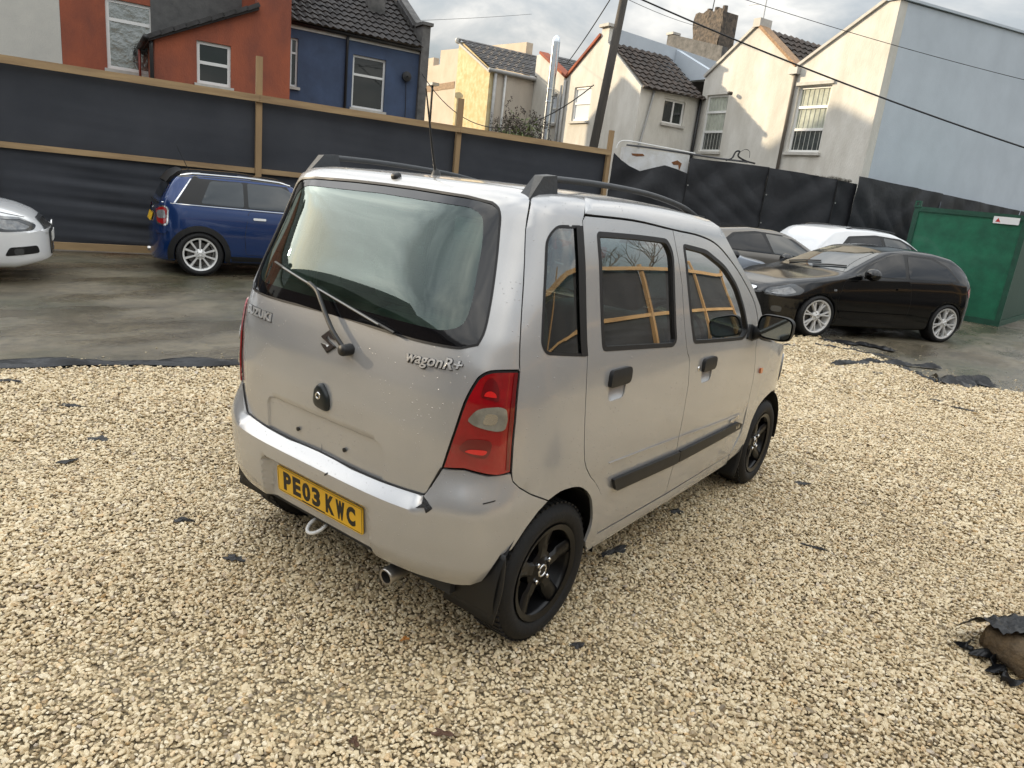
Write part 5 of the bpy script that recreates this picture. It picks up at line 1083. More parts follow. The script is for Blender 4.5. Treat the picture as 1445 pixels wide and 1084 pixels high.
HT={'qwin':[(0.156,1.569),(0.125,1.524),(0.182,1.19),(0.208,1.157),(0.439,1.13),(0.283,1.572)],
'rdoor':[(0.306,1.609),(0.293,1.591),(0.425,1.202),(0.449,1.116),(0.484,0.862),(0.51,0.723),(0.568,0.643),(0.613,0.606),(0.683,0.529),(0.71,0.465),(0.705,0.374),(0.706,0.334)],
'dtop':[(0.306,1.609),(0.656,1.603),(1.024,1.585),(1.327,1.579),(1.565,1.55),(1.85,1.453),(2.141,1.296),(2.255,1.172)],
'bpil':[(1.025,1.582),(1.178,1.352),(1.311,1.071),(1.358,1.01),(1.389,0.889),(1.374,0.632),(1.403,0.513),(1.361,0.373),(1.355,0.32)],
'rwin':[(0.396,1.556),(0.97,1.544),(1.041,1.495),(1.195,1.111),(1.163,1.089),(0.553,1.134)],
'fwin':[(1.138,1.532),(1.408,1.522),(1.662,1.465),(1.876,1.365),(2.039,1.217),(2.122,1.089),(2.059,1.037),(1.387,1.081)],
'fdf':[(2.289,0.964),(2.332,0.817),(2.324,0.625),(2.32,0.446),(2.217,0.324)],
'mould':[(0.748,0.581),(1.399,0.551),(1.424,0.492),(0.777,0.522)],
'mouldf':[(2.205,0.537),(2.268,0.511),(2.258,0.488)],
'crease':[(0.703,0.66),(1.356,0.628),(2.232,0.576)],
'farch':[(2.24,0.318),(2.418,0.422),(2.458,0.51),(2.561,0.59),(2.741,0.611)],
'rarch':[(0.149,0.454),(0.201,0.53),(0.253,0.585),(0.3,0.616),(0.367,0.633),(0.448,0.628),(0.518,0.606),(0.589,0.551),(0.624,0.484),(0.64,0.405),(0.615,0.325)],
'hr':[(0.612,1.053),(0.793,0.975)],
'hf':[(1.512,0.991),(1.686,0.914)],
'lamp':[(0.105,1.109),(0.051,1.108),(0.008,1.103),(-0.02,1.087),(-0.037,1.062),(-0.063,0.994),(-0.087,0.888),(-0.121,0.757),(-0.046,0.767),(0.035,0.752),(0.066,0.749),(0.115,0.758),(0.113,0.945)],
'tgseam':[(0.044,1.549),(0.07,1.383),(0.104,1.124)],
'glass':[(-0.044,1.18),(-0.028,1.23),(-0.026,1.346),(-0.038,1.509),(-0.054,1.594),(-0.089,1.62),(-0.19,1.63),(-0.436,1.636),(-0.603,1.634)],
'glassb':[(-0.044,1.18),(-0.096,1.162),(-0.27,1.158),(-0.466,1.162)],
'glassin':[(-0.107,1.575),(-0.077,1.288),(-0.125,1.203),(-0.174,1.592)],
'tgbot':[(-0.172,0.632),(-0.218,0.629),(-0.36,0.621),(-0.522,0.616),(-0.799,0.623),(-1.091,0.639),(-1.183,0.649),(-1.266,0.767)],
'platepanel':[(-0.35,0.637),(-0.35,0.731),(-0.364,0.761),(-0.402,0.771),(-0.524,0.772),(-0.796,0.776),(-0.979,0.767),(-0.984,0.652)],
'reverse':[(-0.046,0.939),(-0.022,0.975),(0.018,0.988),(0.073,0.985),(0.076,0.915),(0.026,0.912),(-0.026,0.925)],
'upper_oval':[(-0.013,1.018),(-0.005,1.065),(0.017,1.083),(0.041,1.05),(0.046,1.006)],
'lower_oval':[(-0.066,0.839),(-0.04,0.875),(0.03,0.876),(0.037,0.849),(0.02,0.813),(-0.037,0.823)],
'lock':[(-0.688,0.864)],
'emblem':[(-0.683,1.072)],
'sz':[(-1.307,1.08),(-1.053,1.08)],
'wr':[(-0.29,1.092),(-0.077,1.102)],
'btop':[(-0.12,0.758),(-0.046,0.767),(0.034,0.752),(0.115,0.758),(0.124,0.726),(0.15,0.7),(0.205,0.664),(0.286,0.624),(0.241,0.594),(0.189,0.539),(0.135,0.47)],
'blow':[(0.135,0.47),(0.092,0.46),(0.064,0.409),(0.041,0.355),(0.005,0.339),(-0.048,0.338),(-0.12,0.345),(-0.217,0.346),(-0.333,0.348),(-0.404,0.352),(-0.569,0.353),(-0.719,0.358)],
'recess':[(-1.006,0.528),(-0.396,0.518),(-0.405,0.359)],
'scuff':[(-0.155,0.65),(-0.13,0.631),(-0.151,0.611),(-0.18,0.615)]}
def ring(v): return [float(np.interp(v, RT[:, 0], RT[:, k])) for k in range(1, 6)]
_oc = {}
def outline(v):
    v = round(float(v), 4)
    if v in _oc: return _oc[v]
    z, xr, w, n, x0 = ring(v); t = np.linspace(0, np.pi/2, 241)
    x = x0-(x0-xr)*np.cos(t)**(2/n); y = w*np.sin(t)**(2/n)
    xs = np.concatenate([np.linspace(x0, 1.95, 60)[1:], 1.95+1.05*np.sin(np.linspace(0, np.pi/2, 80))[1:]])
    ys = w*(1-np.clip((xs-1.95)/1.051, 0, 1)**3.4)**(1/3.4)-np.clip((xs-1.0), 0, .8)**2*.01
    x = np.concatenate([x, xs]); y = np.concatenate([y, ys]); L = np.concatenate([[0], np.cumsum(np.hypot(np.diff(x), np.diff(y)))])
    i = int(np.argmin(np.abs(t-np.pi/4))); _oc[v] = (x, y, L-L[i], z); return _oc[v]
def S0(s, v):
    x, y, L, z = outline(v); sg = -1
    if s < L[0]: s = 2*L[0]-s; sg = 1
    px = float(np.interp(s, L, x)); return Vector((px, sg*float(np.interp(s, L, y)), z-max(0, px-.35)**2*.045*min(1, max(0, (z-1.)/.5))))
def S(s, v, off=0.):
    p = S0(s, v)
    if off:
        e = .004; n = (S0(s+e, v)-S0(s-e, v)).cross(S0(s, v+e)-S0(s, v-e)).normalized(); p = p+n*off
    return p
def Lc(v): return float(outline(v)[2][0])
def sxv(x, v): X, Y, L, z = outline(v); return float(np.interp(x, X[120:], L[120:]))
def sm(a, b, x): t = min(1, max(0, (x-a)/(b-a))); return t*t*(3-2*t)
def bo(s, v):
    L = Lc(v)
    if s < L: s = 2*L-s
    a = s-L; k = sm(.50, .60, a); zt = .645+.13*k; rp = .05+.12*k; om = .05-.038*sm(-.05, .22, s); o = om*sm(0, 1, (zt-v)/rp)
    rc = sm(.325, .302, a)*sm(.536, .516, v)
    if v < .42: o -= .02*sm(.42, .32, v)*(1-rc)
    o -= .036*rc
    return o
def both(pts): return list(pts)+[(2*Lc(v)-s, v) for s, v in reversed(pts)]
M_sil = paint('silver_metallic_paint', (.47, .47, .47), .45, .26, drops=.55)
M_rearglass = glassmat('tinted_rear_glass', (.33, .50, .42), 1.25, haze=.07, hazecol=(.42, .66, .54), gcol=(.88, 1., .95))
M_sideglass = glassmat('tinted_side_glass', (.42, .52, .49), 1.9, haze=.02)
M_rubber = mat('window_rubber', (.008, .008, .009), .55)
M_seat = mat('grey_seat_fabric', (.10, .12, .115), .9, var=.3, vscale=12); M_head = mat('headlining', (.42, .44, .41), .9); M_dash = mat('dark_dashboard', (.03, .032, .034), .7)
M_bw = mat('black_alloy', (.005, .005, .0055), .3, spec=.35)
hero = thing('silver_hatchback', 'wet silver tall hatchback with black wheels and yellow rear number plate on the gravel', 'car', (0, 0, 0))
h_ = HT
def sides(fn):
    for mir in (False, True): fn(mir)
# ---- tailgate
tg_r = [(Lc(.616), .616)]+[h_['tgbot'][k] for k in (3, 2, 1, 0)]+[(-.15, .69)]+[h_['lamp'][k] for k in (7, 6, 5, 4, 3, 2, 1, 0)]+list(reversed(h_['tgseam']))+[(.034, 1.63), (.008, 1.70), (-.10, 1.722)]
tg_r = [tg_r[0]]+cat(tg_r[1:5], 3)+tg_r[5:7]+cat(tg_r[7:13], 3)+cat(tg_r[13:], 3)+[(Lc(1.73), 1.73)]
gl_r = [(Lc(1.163), 1.163)]+cat([(-.466, 1.162), (-.27, 1.158), (-.13, 1.160), (-.096, 1.163)], 4)+cat(h_['glass'][0:6], 4)+cat(h_['glass'][6:8], 4)+[(Lc(1.637), 1.637)]
gl_p = both(gl_r[:-1]+[(Lc(1.637)+.004, 1.637)])
pan = both([(Lc(.63)+.001, .63), (Lc(.63)+.337, .63), (Lc(.74)+.337, .745), (Lc(.77)+.322, .768), (Lc(.77)+.29, .776), (Lc(.777)+.001, .776)])
pan_o = both([(Lc(.63)+.001, .626), (Lc(.63)+.343, .626), (Lc(.74)+.343, .747), (Lc(.77)+.327, .773), (Lc(.77)+.292, .782), (Lc(.777)+.001, .782)])
def tgo(s, v):
    L = Lc(v); a = (2*L-s if s < L else s)-L
    return -.0075*sm(.343, .337, a)*sm(.782, .776, v+max(0, a-.29)*.25)*sm(.626, .632, v)
tgo_p = both(tg_r)
tail = panel('tailgate', inset(tgo_p, .0025), S, M_sil, hero, holes=[gl_p], h=.024, hv=.022, flange=.012, extra=[pan_o, pan], offf=tgo)
panel('tailgate_inner', inset(tgo_p, .012), S, M_trim, tail, holes=[inset(gl_p, .012)], h=.05, off=-.03)
rg = panel('rear_window', inset(gl_p, .002), S, M_rearglass, hero, h=.03, off=-.004)
gi_p = rnd(both([(Lc(1.207)+.01, 1.207), (-.17, 1.205), (-.10, 1.23), (-.085, 1.30), (-.09, 1.50), (-.105, 1.575), (-.16, 1.60), (Lc(1.607)+.01, 1.607)]), .03, 3)
panel('glass_border', inset(gl_p, .003), S, mat('black_glass_border', (.004, .004, .005), .06, spec=.7), rg, holes=[gi_p], h=.035, off=-.0025)
panel('glass_seal', inset(gl_p, -.004), S, M_rubber, rg, holes=[inset(gl_p, .004)], h=.05, off=.0015)
hl_ = MB()
for k in range(11):
    v = 1.235+k*.032; L = Lc(v); hl_.tube([S(L+d, v, -.007) for d in np.linspace(-.5, .5, 13)], .0011, 4)
hl_.build('heater_lines', M_dash, rg)
panel('brake_light', rnd([(-.66, 1.565), (-.42, 1.565), (-.42, 1.592), (-.66, 1.592)], .008), S, mat('dull_red_lens', (.18, .03, .03), .3), rg, h=.03, off=-.02)
# lock, holes, crease line, badges
lk = Vector(S(-.688, .864)); LM = Matrix(((0, 0, -1, lk.x-.001), (-1, 0, 0, lk.y), (0, 1, 0, lk.z), (0, 0, 0, 1)))
def dome(poly, d, M, name, m, parent):
    mb = MB(); n = len(poly); cx = sum(p[0] for p in poly)/n; cy = sum(p[1] for p in poly)/n; lv = [(1., 0), (.98, d*.45), (.88, d*.8), (.65, d), (.3, d*1.06)]
    for f, z in lv: mb.v += [tuple(M @ Vector((cx+(x-cx)*f, cy+(y-cy)*f, z))) for x, y in poly]
    mb.v.append(tuple(M @ Vector((cx, cy, d*1.08))))
    for k in range(len(lv)-1): mb.f += [(k*n+i, k*n+(i+1) % n, (k+1)*n+(i+1) % n, (k+1)*n+i) for i in range(n)]
    mb.f += [((len(lv)-1)*n+i, (len(lv)-1)*n+(i+1) % n, len(lv)*n) for i in range(n)]
    return mb.build(name, m, parent, smooth=True)
lo = dome(rnd([(-.048, -.045), (.042, -.052), (.040, .01), (.005, .05), (-.02, .05), (-.045, .02)], .03), .016, LM, 'lock_cover', mat('dark_lock_plastic', (.010, .014, .015), .35), tail)
MB().lathe([(0, -.018), (.008, -.0185), (.009, -.0215), (.013, -.0215), (.0145, -.017), (.0145, -.008)], 20, 'y', Matrix.Translation((lk.x+.001, lk.y+.008, lk.z+.005)) @ Matrix.Rotation(R(-90), 4, 'Z')).build('lock_barrel', M_chrome, lo, smooth=True)
for yy in (.138, -.138):
    p = S(Lc(.69)-yy if yy < 0 else Lc(.69)-yy, .69); MB().lathe([(0, 0), (.0085, 0), (.0085, .004), (0, .004)], 14, 'y', Matrix.Translation((p.x-.001+.0045, p.y, p.z)) @ Matrix.Rotation(R(90), 4, 'Z')).build('screw_hole', M_trim, tail)
def text_mesh(body, size, bold=0., ext=.002, sx=1., space=1., shear=0.):
    cu = bpy.data.curves.new('text', 'FONT'); cu.body = body; cu.size = size; cu.offset = bold; cu.extrude = ext; cu.space_character = space; cu.shear = shear; cu.resolution_u = 3
    o = bpy.data.objects.new('text', cu); COL.objects.link(o); dg = bpy.context.evaluated_depsgraph_get(); dg.update(); me = bpy.data.meshes.new_from_object(o.evaluated_get(dg)); COL.objects.unlink(o); bpy.data.objects.remove(o)
    V = [tuple(v.co) for v in me.vertices]; Fs = [tuple(p.vertices) for p in me.polygons]; x0 = min(v[0] for v in V); x1 = max(v[0] for v in V)
    return [((v[0]-x0)*sx, v[1], v[2]) for v in V], Fs, (x1-x0)*sx
M_badge = mat('bright_badge', (.80, .80, .80), .3, metal=.7)
def text_on(body, s0, s1, v0, hgt, parent, m, bold=0., off=.003, name='lettering', shear=0., tilt=0., ext=.002, dome_=0.):
    V, Fs, wd = text_mesh(body, hgt/.72, bold, ext, shear=shear); k = (s1-s0)/wd
    return mk(name, [S(s0+x*k, v0+y+tilt*x, off+z) for x, y, z in V], Fs, m, parent)
text_on('SUZUKI', -1.258, -1.046, 1.071, .030, tail, M_badge, .0014, ext=.003)
text_on('SUZUKI', -1.259, -1.044, 1.0700, .032, tail, M_trim, .0030, off=.001, ext=.001, name='lettering_edge')
text_on('wagonR+', -.292, -.082, 1.087, .036, tail, M_badge, .0008, shear=.25, tilt=.03, ext=.003)
text_on('wagonR+', -.292, -.080, 1.0855, .037, tail, M_trim, .0022, shear=.25, tilt=.03, off=.001, ext=.001, name='lettering_edge')
sp_ = [(0, .62), (.5, 1.), (.97, .68), (.64, .68), (.5, .77), (.34, .64), (1., .38), (.5, 0), (.03, .32), (.36, .32), (.5, .23), (.66, .36)]
for nm, k, o_, m_ in (('emblem_edge', 1.14, .001, M_trim), ('emblem', 1., .0035, M_chrome)):
    V, T, lps = cdt([((x-.5)*.078*k, (y-.5)*.074*k) for x, y in sp_], (), 1.)
    pts = [S(-.683+x, 1.069+y, o_+.003) for x, y in V]+[S(-.683+x, 1.069+y, 0) for x, y in V]; n = len(V)
    mk(nm, pts, list(T)+[(lps[0][i], lps[0][(i+1) % 12], lps[0][(i+1) % 12]+n, lps[0][i]+n) for i in range(12)], m_, tail)
# wiper
wp = MB().tube(cat([tuple(S(s, v, o)) for (s, v), o in zip([(-.563, 1.067), (-.62, 1.105), (-.67, 1.145), (-.727, 1.195), (-.767, 1.228), (-.82, 1.246)], (.03, .035, .032, .028, .026, .024))], 4), [.012, .012, .011, .011, .010]+[.009]*20 if False else .0085, 8).build('rear_wiper', M_blackplastic, tail, smooth=True)
pv = Vector(S(-.563, 1.067)); MB().lathe([(0, .045), (.018, .044), (.021, .036), (.022, .0)], 18, 'y', Matrix.Translation((pv.x, pv.y, pv.z)) @ Matrix.Rotation(R(90), 4, 'Z')).build('wiper_pivot', M_blackplastic, wp, smooth=True)
MB().tube([S(s, v, .016) for s, v in [(-1.074, 1.288), (-.97, 1.270), (-.871, 1.252), (-.666, 1.217), (-.496, 1.189), (-.35, 1.163)]], .0055, 6).build('wiper_blade', M_blackplastic, wp)
MB().tube([S(s, v, .024) for s, v in [(-1.0, 1.276), (-.871, 1.253), (-.666, 1.218), (-.42, 1.176)]], .003, 6).build('wiper_spine', mat('wiper_metal', (.22, .22, .22), .35, metal=.5), wp)
nzp = Vector(S(-.559, 1.682)); dome(rnd([(-.016, -.018), (.016, -.018), (.016, .018), (-.016, .018)], .012), .016, Matrix(((0, -.94, -.34, nzp.x), (-1, 0, 0, nzp.y), (0, -.34, .94, nzp.z-.002), (0, 0, 0, 1))), 'washer_nozzle', M_blackplastic, tail)
# ---- tail lamps (both sides)
def lamp(mir):
    lp = [h_['lamp'][k] for k in range(13)]; lp = cat(lp[0:8], 3)[:-1]+lp[7:12]+[lp[12]]
    hs = panel('tail_light_housing', inset(lp, .002), S, M_trim, hero, h=.03, off=-.002, flange=.01, mirror=mir)
    ln = inset(lp, .0075); bul = lambda s, v: .004*sm(.0, .04, min(abs(s-.11), .2))
    tl = panel('tail_light', ln, S, M_redlens, hero, h=.016, off=.006, flange=.006, mirror=mir, offf=bul)
    panel('reverse_lens', rnd(cat([tuple(p) for p in h_['reverse']], 2), .01), S, M_revlens, tl, h=.012, off=.0115, flange=.003, mirror=mir, offf=bul)
    panel('reverse_bulb', rnd([(.0, .93), (.045, .93), (.05, .965), (.01, .97)], .015), S, mat('lamp_reflector', (.75, .74, .7), .15, metal=.9), tl, h=.012, off=.0128, mirror=mir, offf=bul)
    for nm in ('upper_oval', 'lower_oval'):
        pg = rnd(cat([tuple(p) for p in h_[nm]], 2), .01); panel('lamp_cell', pg, S, M_redcell, tl, h=.012, off=.0085, mirror=mir, offf=bul)
        cxs = sum(p[0] for p in pg)/len(pg); cvs = min(p[1] for p in pg)+.022; panel('lamp_glint', [(cxs+(p[0]-cxs)*.68, cvs+(p[1]-cvs)*.28-.004) for p in pg], S, M_redhot, tl, h=.012, off=.0105, mirror=mir, offf=bul)  # brighter red sliver paints a glint low in each lamp cell
    panel('outer_rib', [(.085, 1.10), (.098, 1.10), (.104, .77), (.092, .77)], S, M_redcell, tl, h=.02, off=.009, mirror=mir, offf=bul)
M_redlens = mat('red_tail_lens', (.36, .004, .008), .08, coat=1., crough=.01, var=.35, vscale=5, bump=.05, bscale=60); M_redcell = mat('dark_red_cell', (.15, .004, .006), .12, coat=1.); M_redhot = mat('bright_red_glint', (.72, .02, .018), .15, coat=1.)
M_revlens = mat('smoky_clear_lens', (.30, .29, .25), .08, spec=1., coat=1., var=.5, vscale=14)
sides(lamp)
# ---- rear bumper
bt = [(Lc(.64), .640)]+[(s, v+.010) for s, v in [h_['tgbot'][k] for k in (3, 2, 1, 0)]][:0]+[(-.522, .634), (-.36, .636), (-.218, .641), (-.178, .645), (-.152, .69)]+[(s, v-.003) for s, v in h_['btop'][0:4]]+h_['btop'][4:11]+h_['blow'][1:11]+[(Lc(.355), .355)]
bp_ = both(bt); e_in = both([(Lc(.516)+.002, .34), (Lc(.516)+.302, .34), (Lc(.516)+.302, .516), (Lc(.516)+.002, .516)]); e_out = both([(Lc(.536)+.002, .335), (Lc(.536)+.325, .335), (Lc(.536)+.325, .536), (Lc(.536)+.002, .536)])
bmp = panel('rear_bumper', inset(bp_, .002), S, M_sil, hero, h=.018, hv=.014, flange=.012, offf=bo)
panel('bumper_scuff', rnd([(-.178, .648), (-.152, .645), (-.128, .628), (-.148, .606), (-.158, .622), (-.19, .610), (-.17, .628)], .003), S, mat('black_scuff', (.015, .016, .018), .7, bump=.6, bscale=80), bmp, h=.008, off=.0015, offf=bo)
panel('bumper_chip', [(-.615, .587), (-.60, .600), (-.603, .605), (-.62, .590)], S, M_trim, bmp, h=.008, off=.0012, offf=bo)
panel('bumper_scratch', [(.02, .66), (.06, .668), (.06, .672), (.02, .664)], S, M_trim, bmp, h=.01, off=.001, offf=bo)
sm_r = cat([(Lc(.641)+.001, .641), (-.522, .6355), (-.36, .6375), (-.218, .6425), (-.178, .647), (-.155, .69), (-.124, .757)], 5)
MB().tube([S(s, v, .0015) for s, v in [(2*Lc(v)-s, v) for s, v in reversed(sm_r)]+sm_r[1:]], .0038, 6).build('tailgate_gap', M_rubber, bmp, smooth=True)  # dark tube stands in for the open gap below the tailgate
# number plate
PX, PZ, PT = -.484, .450, R(5.)
PM = Matrix.Translation((PX, -.005, PZ)) @ Matrix.Rotation(-PT, 4, 'Y') @ Matrix(((0, 0, -1, 0), (-1, 0, 0, 0), (0, 1, 0, 0), (0, 0, 0, 1)))
M_plate = mat('yellow_reflective_plate', (.80, .46, .012), .35, var=.06, vscale=5, coat=.3)
pl = MB().prism(rnd(rect(-.26, .26, -.0555, .0555), .012), -.003, .002, PM).build('number_plate', M_plate, hero)
def plate_text(chars, x0):
    x = x0
    for c in chars:
        if c == ' ': x += .033-.011; continue
        w0 = text_mesh(c, .079/.7, 0, .0004)[2]; V, Fs, wd = text_mesh(c, .079/.7, .0062*max(1., w0/.06)-.001, .0004); ys = [v[1] for v in V]; k = .05/wd; ky = .079/(max(ys)-min(ys)); y0 = min(ys)
        if c in 'W': k = .05/wd
        mk('plate_character', [PM @ Vector((x+v[0]*k, -.0395+(v[1]-y0)*ky, .0024+v[2])) for v in V], Fs, M_trim, pl); x += .061
plate_text('PE03 KWC', -.219)
fr_ = MB(); 
for (a, b, c, d) in ((-.255, .255, -.0515, -.0500), (-.255, .255, .0500, .0515), (-.255, -.2535, -.05, .05), (.2535, .255, -.05, .05)): fr_.prism(rect(a, b, c, d), .002, .0027, PM)
fr_.prism(rect(-.10, .04, -.0505, -.0455), .002, .0029, PM); fr_.build('plate_border', M_trim, pl)
for x in (-.243, .243): MB().lathe([(0, -.006), (.006, -.005), (.0065, 0)], 12, 'y', PM @ Matrix.Translation((x, .0, .002)) @ Matrix.Rotation(R(90), 4, 'X')).build('screw', mat('rusty_screw', (.25, .07, .02), .6), pl)
# ---- sides
def arch_f(): # front arch in (s,v), rear to front
    P = [(2.065, .315), (2.072, .42), (2.085, .505), (2.17, .585), (2.37, .622), (2.57, .585), (2.655, .505), (2.668, .42), (2.675, .315)]
    return [(sxv(x, v), v) for x, v in cat(P, 3)]
door_r = cat(list(reversed(h_['rdoor'][4:])), 3)[:-1]+[h_['rdoor'][4]]+list(reversed(h_['rdoor'][1:4]))+[h_['rdoor'][0]]
bpl = [(1.021, 1.586)]+cat(h_['bpil'][1:5], 3)+[h_['bpil'][5], (1.388, .513), (1.366, .40), (1.355, .325)]
dt = cat(h_['dtop'], 4); dt_r = [p for p in dt if .31 < p[0] < 1.015]; dt_f = [p for p in dt if p[0] > 1.026]
qw = rnd(h_['qwin'], [.03, .04, .03, .03, .01, .01]); rw = rnd(h_['rwin'], [.02, .03, .04, .04, .03, .025]); fw_ = rnd(h_['fwin'], [.02, .05, .08, .08, .08, .05, .04, .03])
def car_side(mir):
    K = dict(mirror=mir)
    q = [(.012, 1.70), (.036, 1.63), (.043, 1.549)]+h_['tgseam'][1:]+[(.108, 1.105), (.115, .945), (.118, .760)]+h_['btop'][4:8]+[p for p in cat(h_['rarch'][3:], 3)]+[(.63, .285), (.70, .285), (.703, .33)]+door_r[:-1]+[(.299, 1.613), (.292, 1.70)]
    qp = panel('rear_quarter', inset(q, .0022), S, M_sil, hero, holes=[qw], h=.035, flange=.012, **K)
    panel('quarter_window', inset(qw, .002), S, M_sideglass, hero, h=.05, off=-.004, **K)
    panel('pillar_trim', [(.256, 1.572), (.296, 1.575), (.366, 1.37), (.447, 1.128), (.405, 1.130), (.322, 1.37)], S, M_rubber, qp, h=.05, off=.003, **K)
    panel('window_seal', inset(qw, -.004), S, M_rubber, qp, holes=[inset(qw, .006)], h=.05, off=.0012, **K)
    for nm, dp, win, hd in (('rear_door', door_r+dt_r+bpl, rw, h_['hr']), ('front_door', list(reversed(bpl))+dt_f+[(2.285, 1.08)]+cat(h_['fdf'], 3), fw_, h_['hf'])):
        (s0, v1), (s1, v0) = hd; s0 += .012; s1 -= .018
        rec = rnd([(s0+.008, v0-.045), (s1-.012, v0-.045), (s1-.008, v1-.01), (s0+.006, v1-.01)], .03)
        d = panel(nm, inset(dp, .0022), S, M_sil, hero, holes=[win, rec], h=.035, flange=.012, offf=lambda s, v: -.004*sm(.66-.037*s*.5, .645-.037*s*.5, v)*sm(.30, .40, v), **K)
        if mir is False: pass
        panel('handle_recess', inset(rec, -.001), S, M_sil, d, h=.012, off=0, offf=lambda s, v, s0=s0, s1=s1, v0=v0, v1=v1: -.022*max(0, 1-((s-(s0+s1)/2)/((s1-s0)/2))**4)*max(0, 1-((v-(v0+v1)/2+.02)/((v1-v0)/2+.03))**2), **K)
        panel('door_handle', rnd([(s0-.004, v0+.012), (s1+.004, v0+.012), (s1+.002, v1), (s0-.002, v1)], .02), S, M_blackplastic, d, h=.015, off=.012, flange=.02, offf=lambda s, v, a=(v0+v1)/2+.01: .006*max(0, 1-((v-a)/.04)**2), **K)
        panel('door_window', inset(win, .010), S, M_sideglass, d, h=.05, off=-.010, **K)
        panel('window_rubber', inset(win, -.003), S, M_rubber, d, holes=[inset(win, .015)], h=.04, off=.0015, flange=.014, **K)
        if nm == 'front_door':
            lk2 = S(s0-.035, (v0+v1)/2-.005); c2 = MB().lathe([(0, -.003), (.011, -.003), (.012, .001)], 14, 'y', Matrix.Translation((lk2.x, lk2.y if not mir else -lk2.y, lk2.z))); c2.build('door_lock', M_chrome, d)
            o = text_on('wagonR', 2.07, 2.20, .556, .024, d, M_chrome, .001, off=.002, shear=.2, ext=.0008) if not mir else None
    panel('crease', [(.705, .661), (1.36, .629), (1.36, .6325), (.705, .6645)], S, M_sil, hero, h=.05, off=.004, flange=.004, **K); panel('crease', [(1.368, .6285), (2.235, .577), (2.235, .5805), (1.368, .632)], S, M_sil, hero, h=.05, off=.004, flange=.004, **K)
    ml = panel('side_moulding', rnd([h_['mould'][0], (1.392, .551), (1.392, .492), (.777, .522)], [.012, .004, .004, .02]), S, M_blackplastic, hero, h=.03, off=.012, flange=.014, offf=lambda s, v: .004*math.cos((v-.53)*30), **K)
    mf = panel('side_moulding', rnd([(1.405, .551), (2.20, .538), (2.268, .511), (2.255, .487), (1.405, .492)], [.004, .01, .01, .01, .004]), S, M_blackplastic, hero, h=.03, off=.012, flange=.014, **K)
    if not mir: text_on('1.3', 2.165, 2.215, .503, .020, mf, M_chrome, .0008, off=.013, ext=.0006)
    panel('sill', inset([(.64, .262), (2.22, .252), (2.22, .318), (1.355, .314), (.70, .326), (.64, .30)], .001), S, M_sil, hero, h=.06, off=-.004, flange=.01, offf=lambda s, v: .006*sm(.31, .29, v), **K)
    # front wing
    af = arch_f()
    wg = [(2.222, .27)]+list(reversed(cat(h_['fdf'], 3)))+[(2.288, 1.03), (2.36, 1.0), (2.5, .975), (2.75, .94), (2.95, .90), (3.06, .86), (3.08, .66), (3.075, .45), (3.07, .33)]+[(p[0], p[1]) for p in reversed(af) if p[1] > .33]+[(sxv(2.05, .3), .30)]
    panel('front_wing', inset(wg, .002), S, M_sil, hero, h=.04, flange=.012, **K)
    panel('side_indicator', rnd([(2.418, .795), (2.452, .795), (2.452, .828), (2.418, .828)], .01), S, M_amber, hero, h=.02, off=.010, flange=.01, **K)
    fb = [(3.076, .30), (3.081, .45), (3.086, .66), (3.07, .80), (3.25, .77), (3.45, .74)]
    X, Y, L, z = outline(.5); end = lambda v: float(outline(v)[2][-1])-.001
    panel('front_bumper', [(3.077, .26), (3.082, .45), (3.087, .66), (3.066, .855), (3.3, .80), (end(.78), .78), (end(.6), .6), (end(.26), .26)], S, M_sil, hero, h=.05, off=.002, flange=.012, **K)
    panel('headlight', rnd([(3.02, .70), (3.05, .83), (3.30, .78), (3.42, .70), (3.40, .62), (3.1, .62)], .04), S, M_clear, hero, h=.04, off=.010, flange=.01, **K)
    # cant rail and screen pillar
    cr = [(.301, 1.614), (.294, 1.70)]+[(s, 1.70) for s in (.6, .9, 1.2, 1.40)]+[(1.56, 1.655), (1.72, 1.575), (1.93, 1.475), (2.13, 1.37), (2.28, 1.25), (2.38, 1.12), (2.42, 1.02), (2.30, 1.01), (2.295, 1.10)]+list(reversed([(s+.004, v+.004) for s, v in dt if s > .32]))
    panel('cant_rail', inset(cr, .002), S, M_sil, hero, h=.04, flange=.012, **K)
    # inner side
    inr = [(.07, 1.66), (.08, 1.40), (.12, 1.1), (.13, .76), (.30, .66), (.45, .66), (.62, .60), (.69, .48), (.69, .30), (2.2, .30), (2.36, .45), (2.36, .66), (2.3, 1.02), (2.24, 1.18), (2.13, 1.31), (1.85, 1.47), (1.56, 1.57), (1.3, 1.66)]
    panel('inner_side', inr, S, M_trim, hero, holes=[inset(qw, .01), inset(rw, .012), inset(fw_, .012)], h=.07, off=-.035, **K)
    # wheel wells, flaps, wheels
    sg = 1 if mir else -1
    for x in (0., 2.37):
        MB().grid(lambda u, v, x=x: (x+.335*math.cos(math.pi*(1.08*u-.04)), sg*(.778-.33*v), .285+.335*math.sin(math.pi*(1.08*u-.04))), 20, 3).build('wheel_well', M_trim, hero, smooth=True)
        MB().grid(lambda u, v, x=x: (x-.27+.54*u, sg*.45, .26+.36*v), 2, 2).build('well_back', M_trim, hero)
    make_wheel(hero, (0, sg*.688, .276), .280, .165, .190, sg, 5, M_bw, 'single', .022, .027, .036, 4, 88)
    make_wheel(hero, (2.37, sg*.692, .276), .280, .165, .190, sg, 5, M_bw, 'single', .022, .027, .036, 4, 97)
    def flap(u, v, a, b, x, zt, zb): return (x-.03*(1-v)**2, sg*(a+(b-a)*u+.01*math.sin(v*3)), zb+(zt-zb)*v)
    o = MB().grid(lambda u, v: flap(u, v, .54, .775, -.295, .46, .20), 8, 8).build('mud_flap', M_blackplastic, hero, smooth=True); o.modifiers.new('t', 'SOLIDIFY').thickness = .008
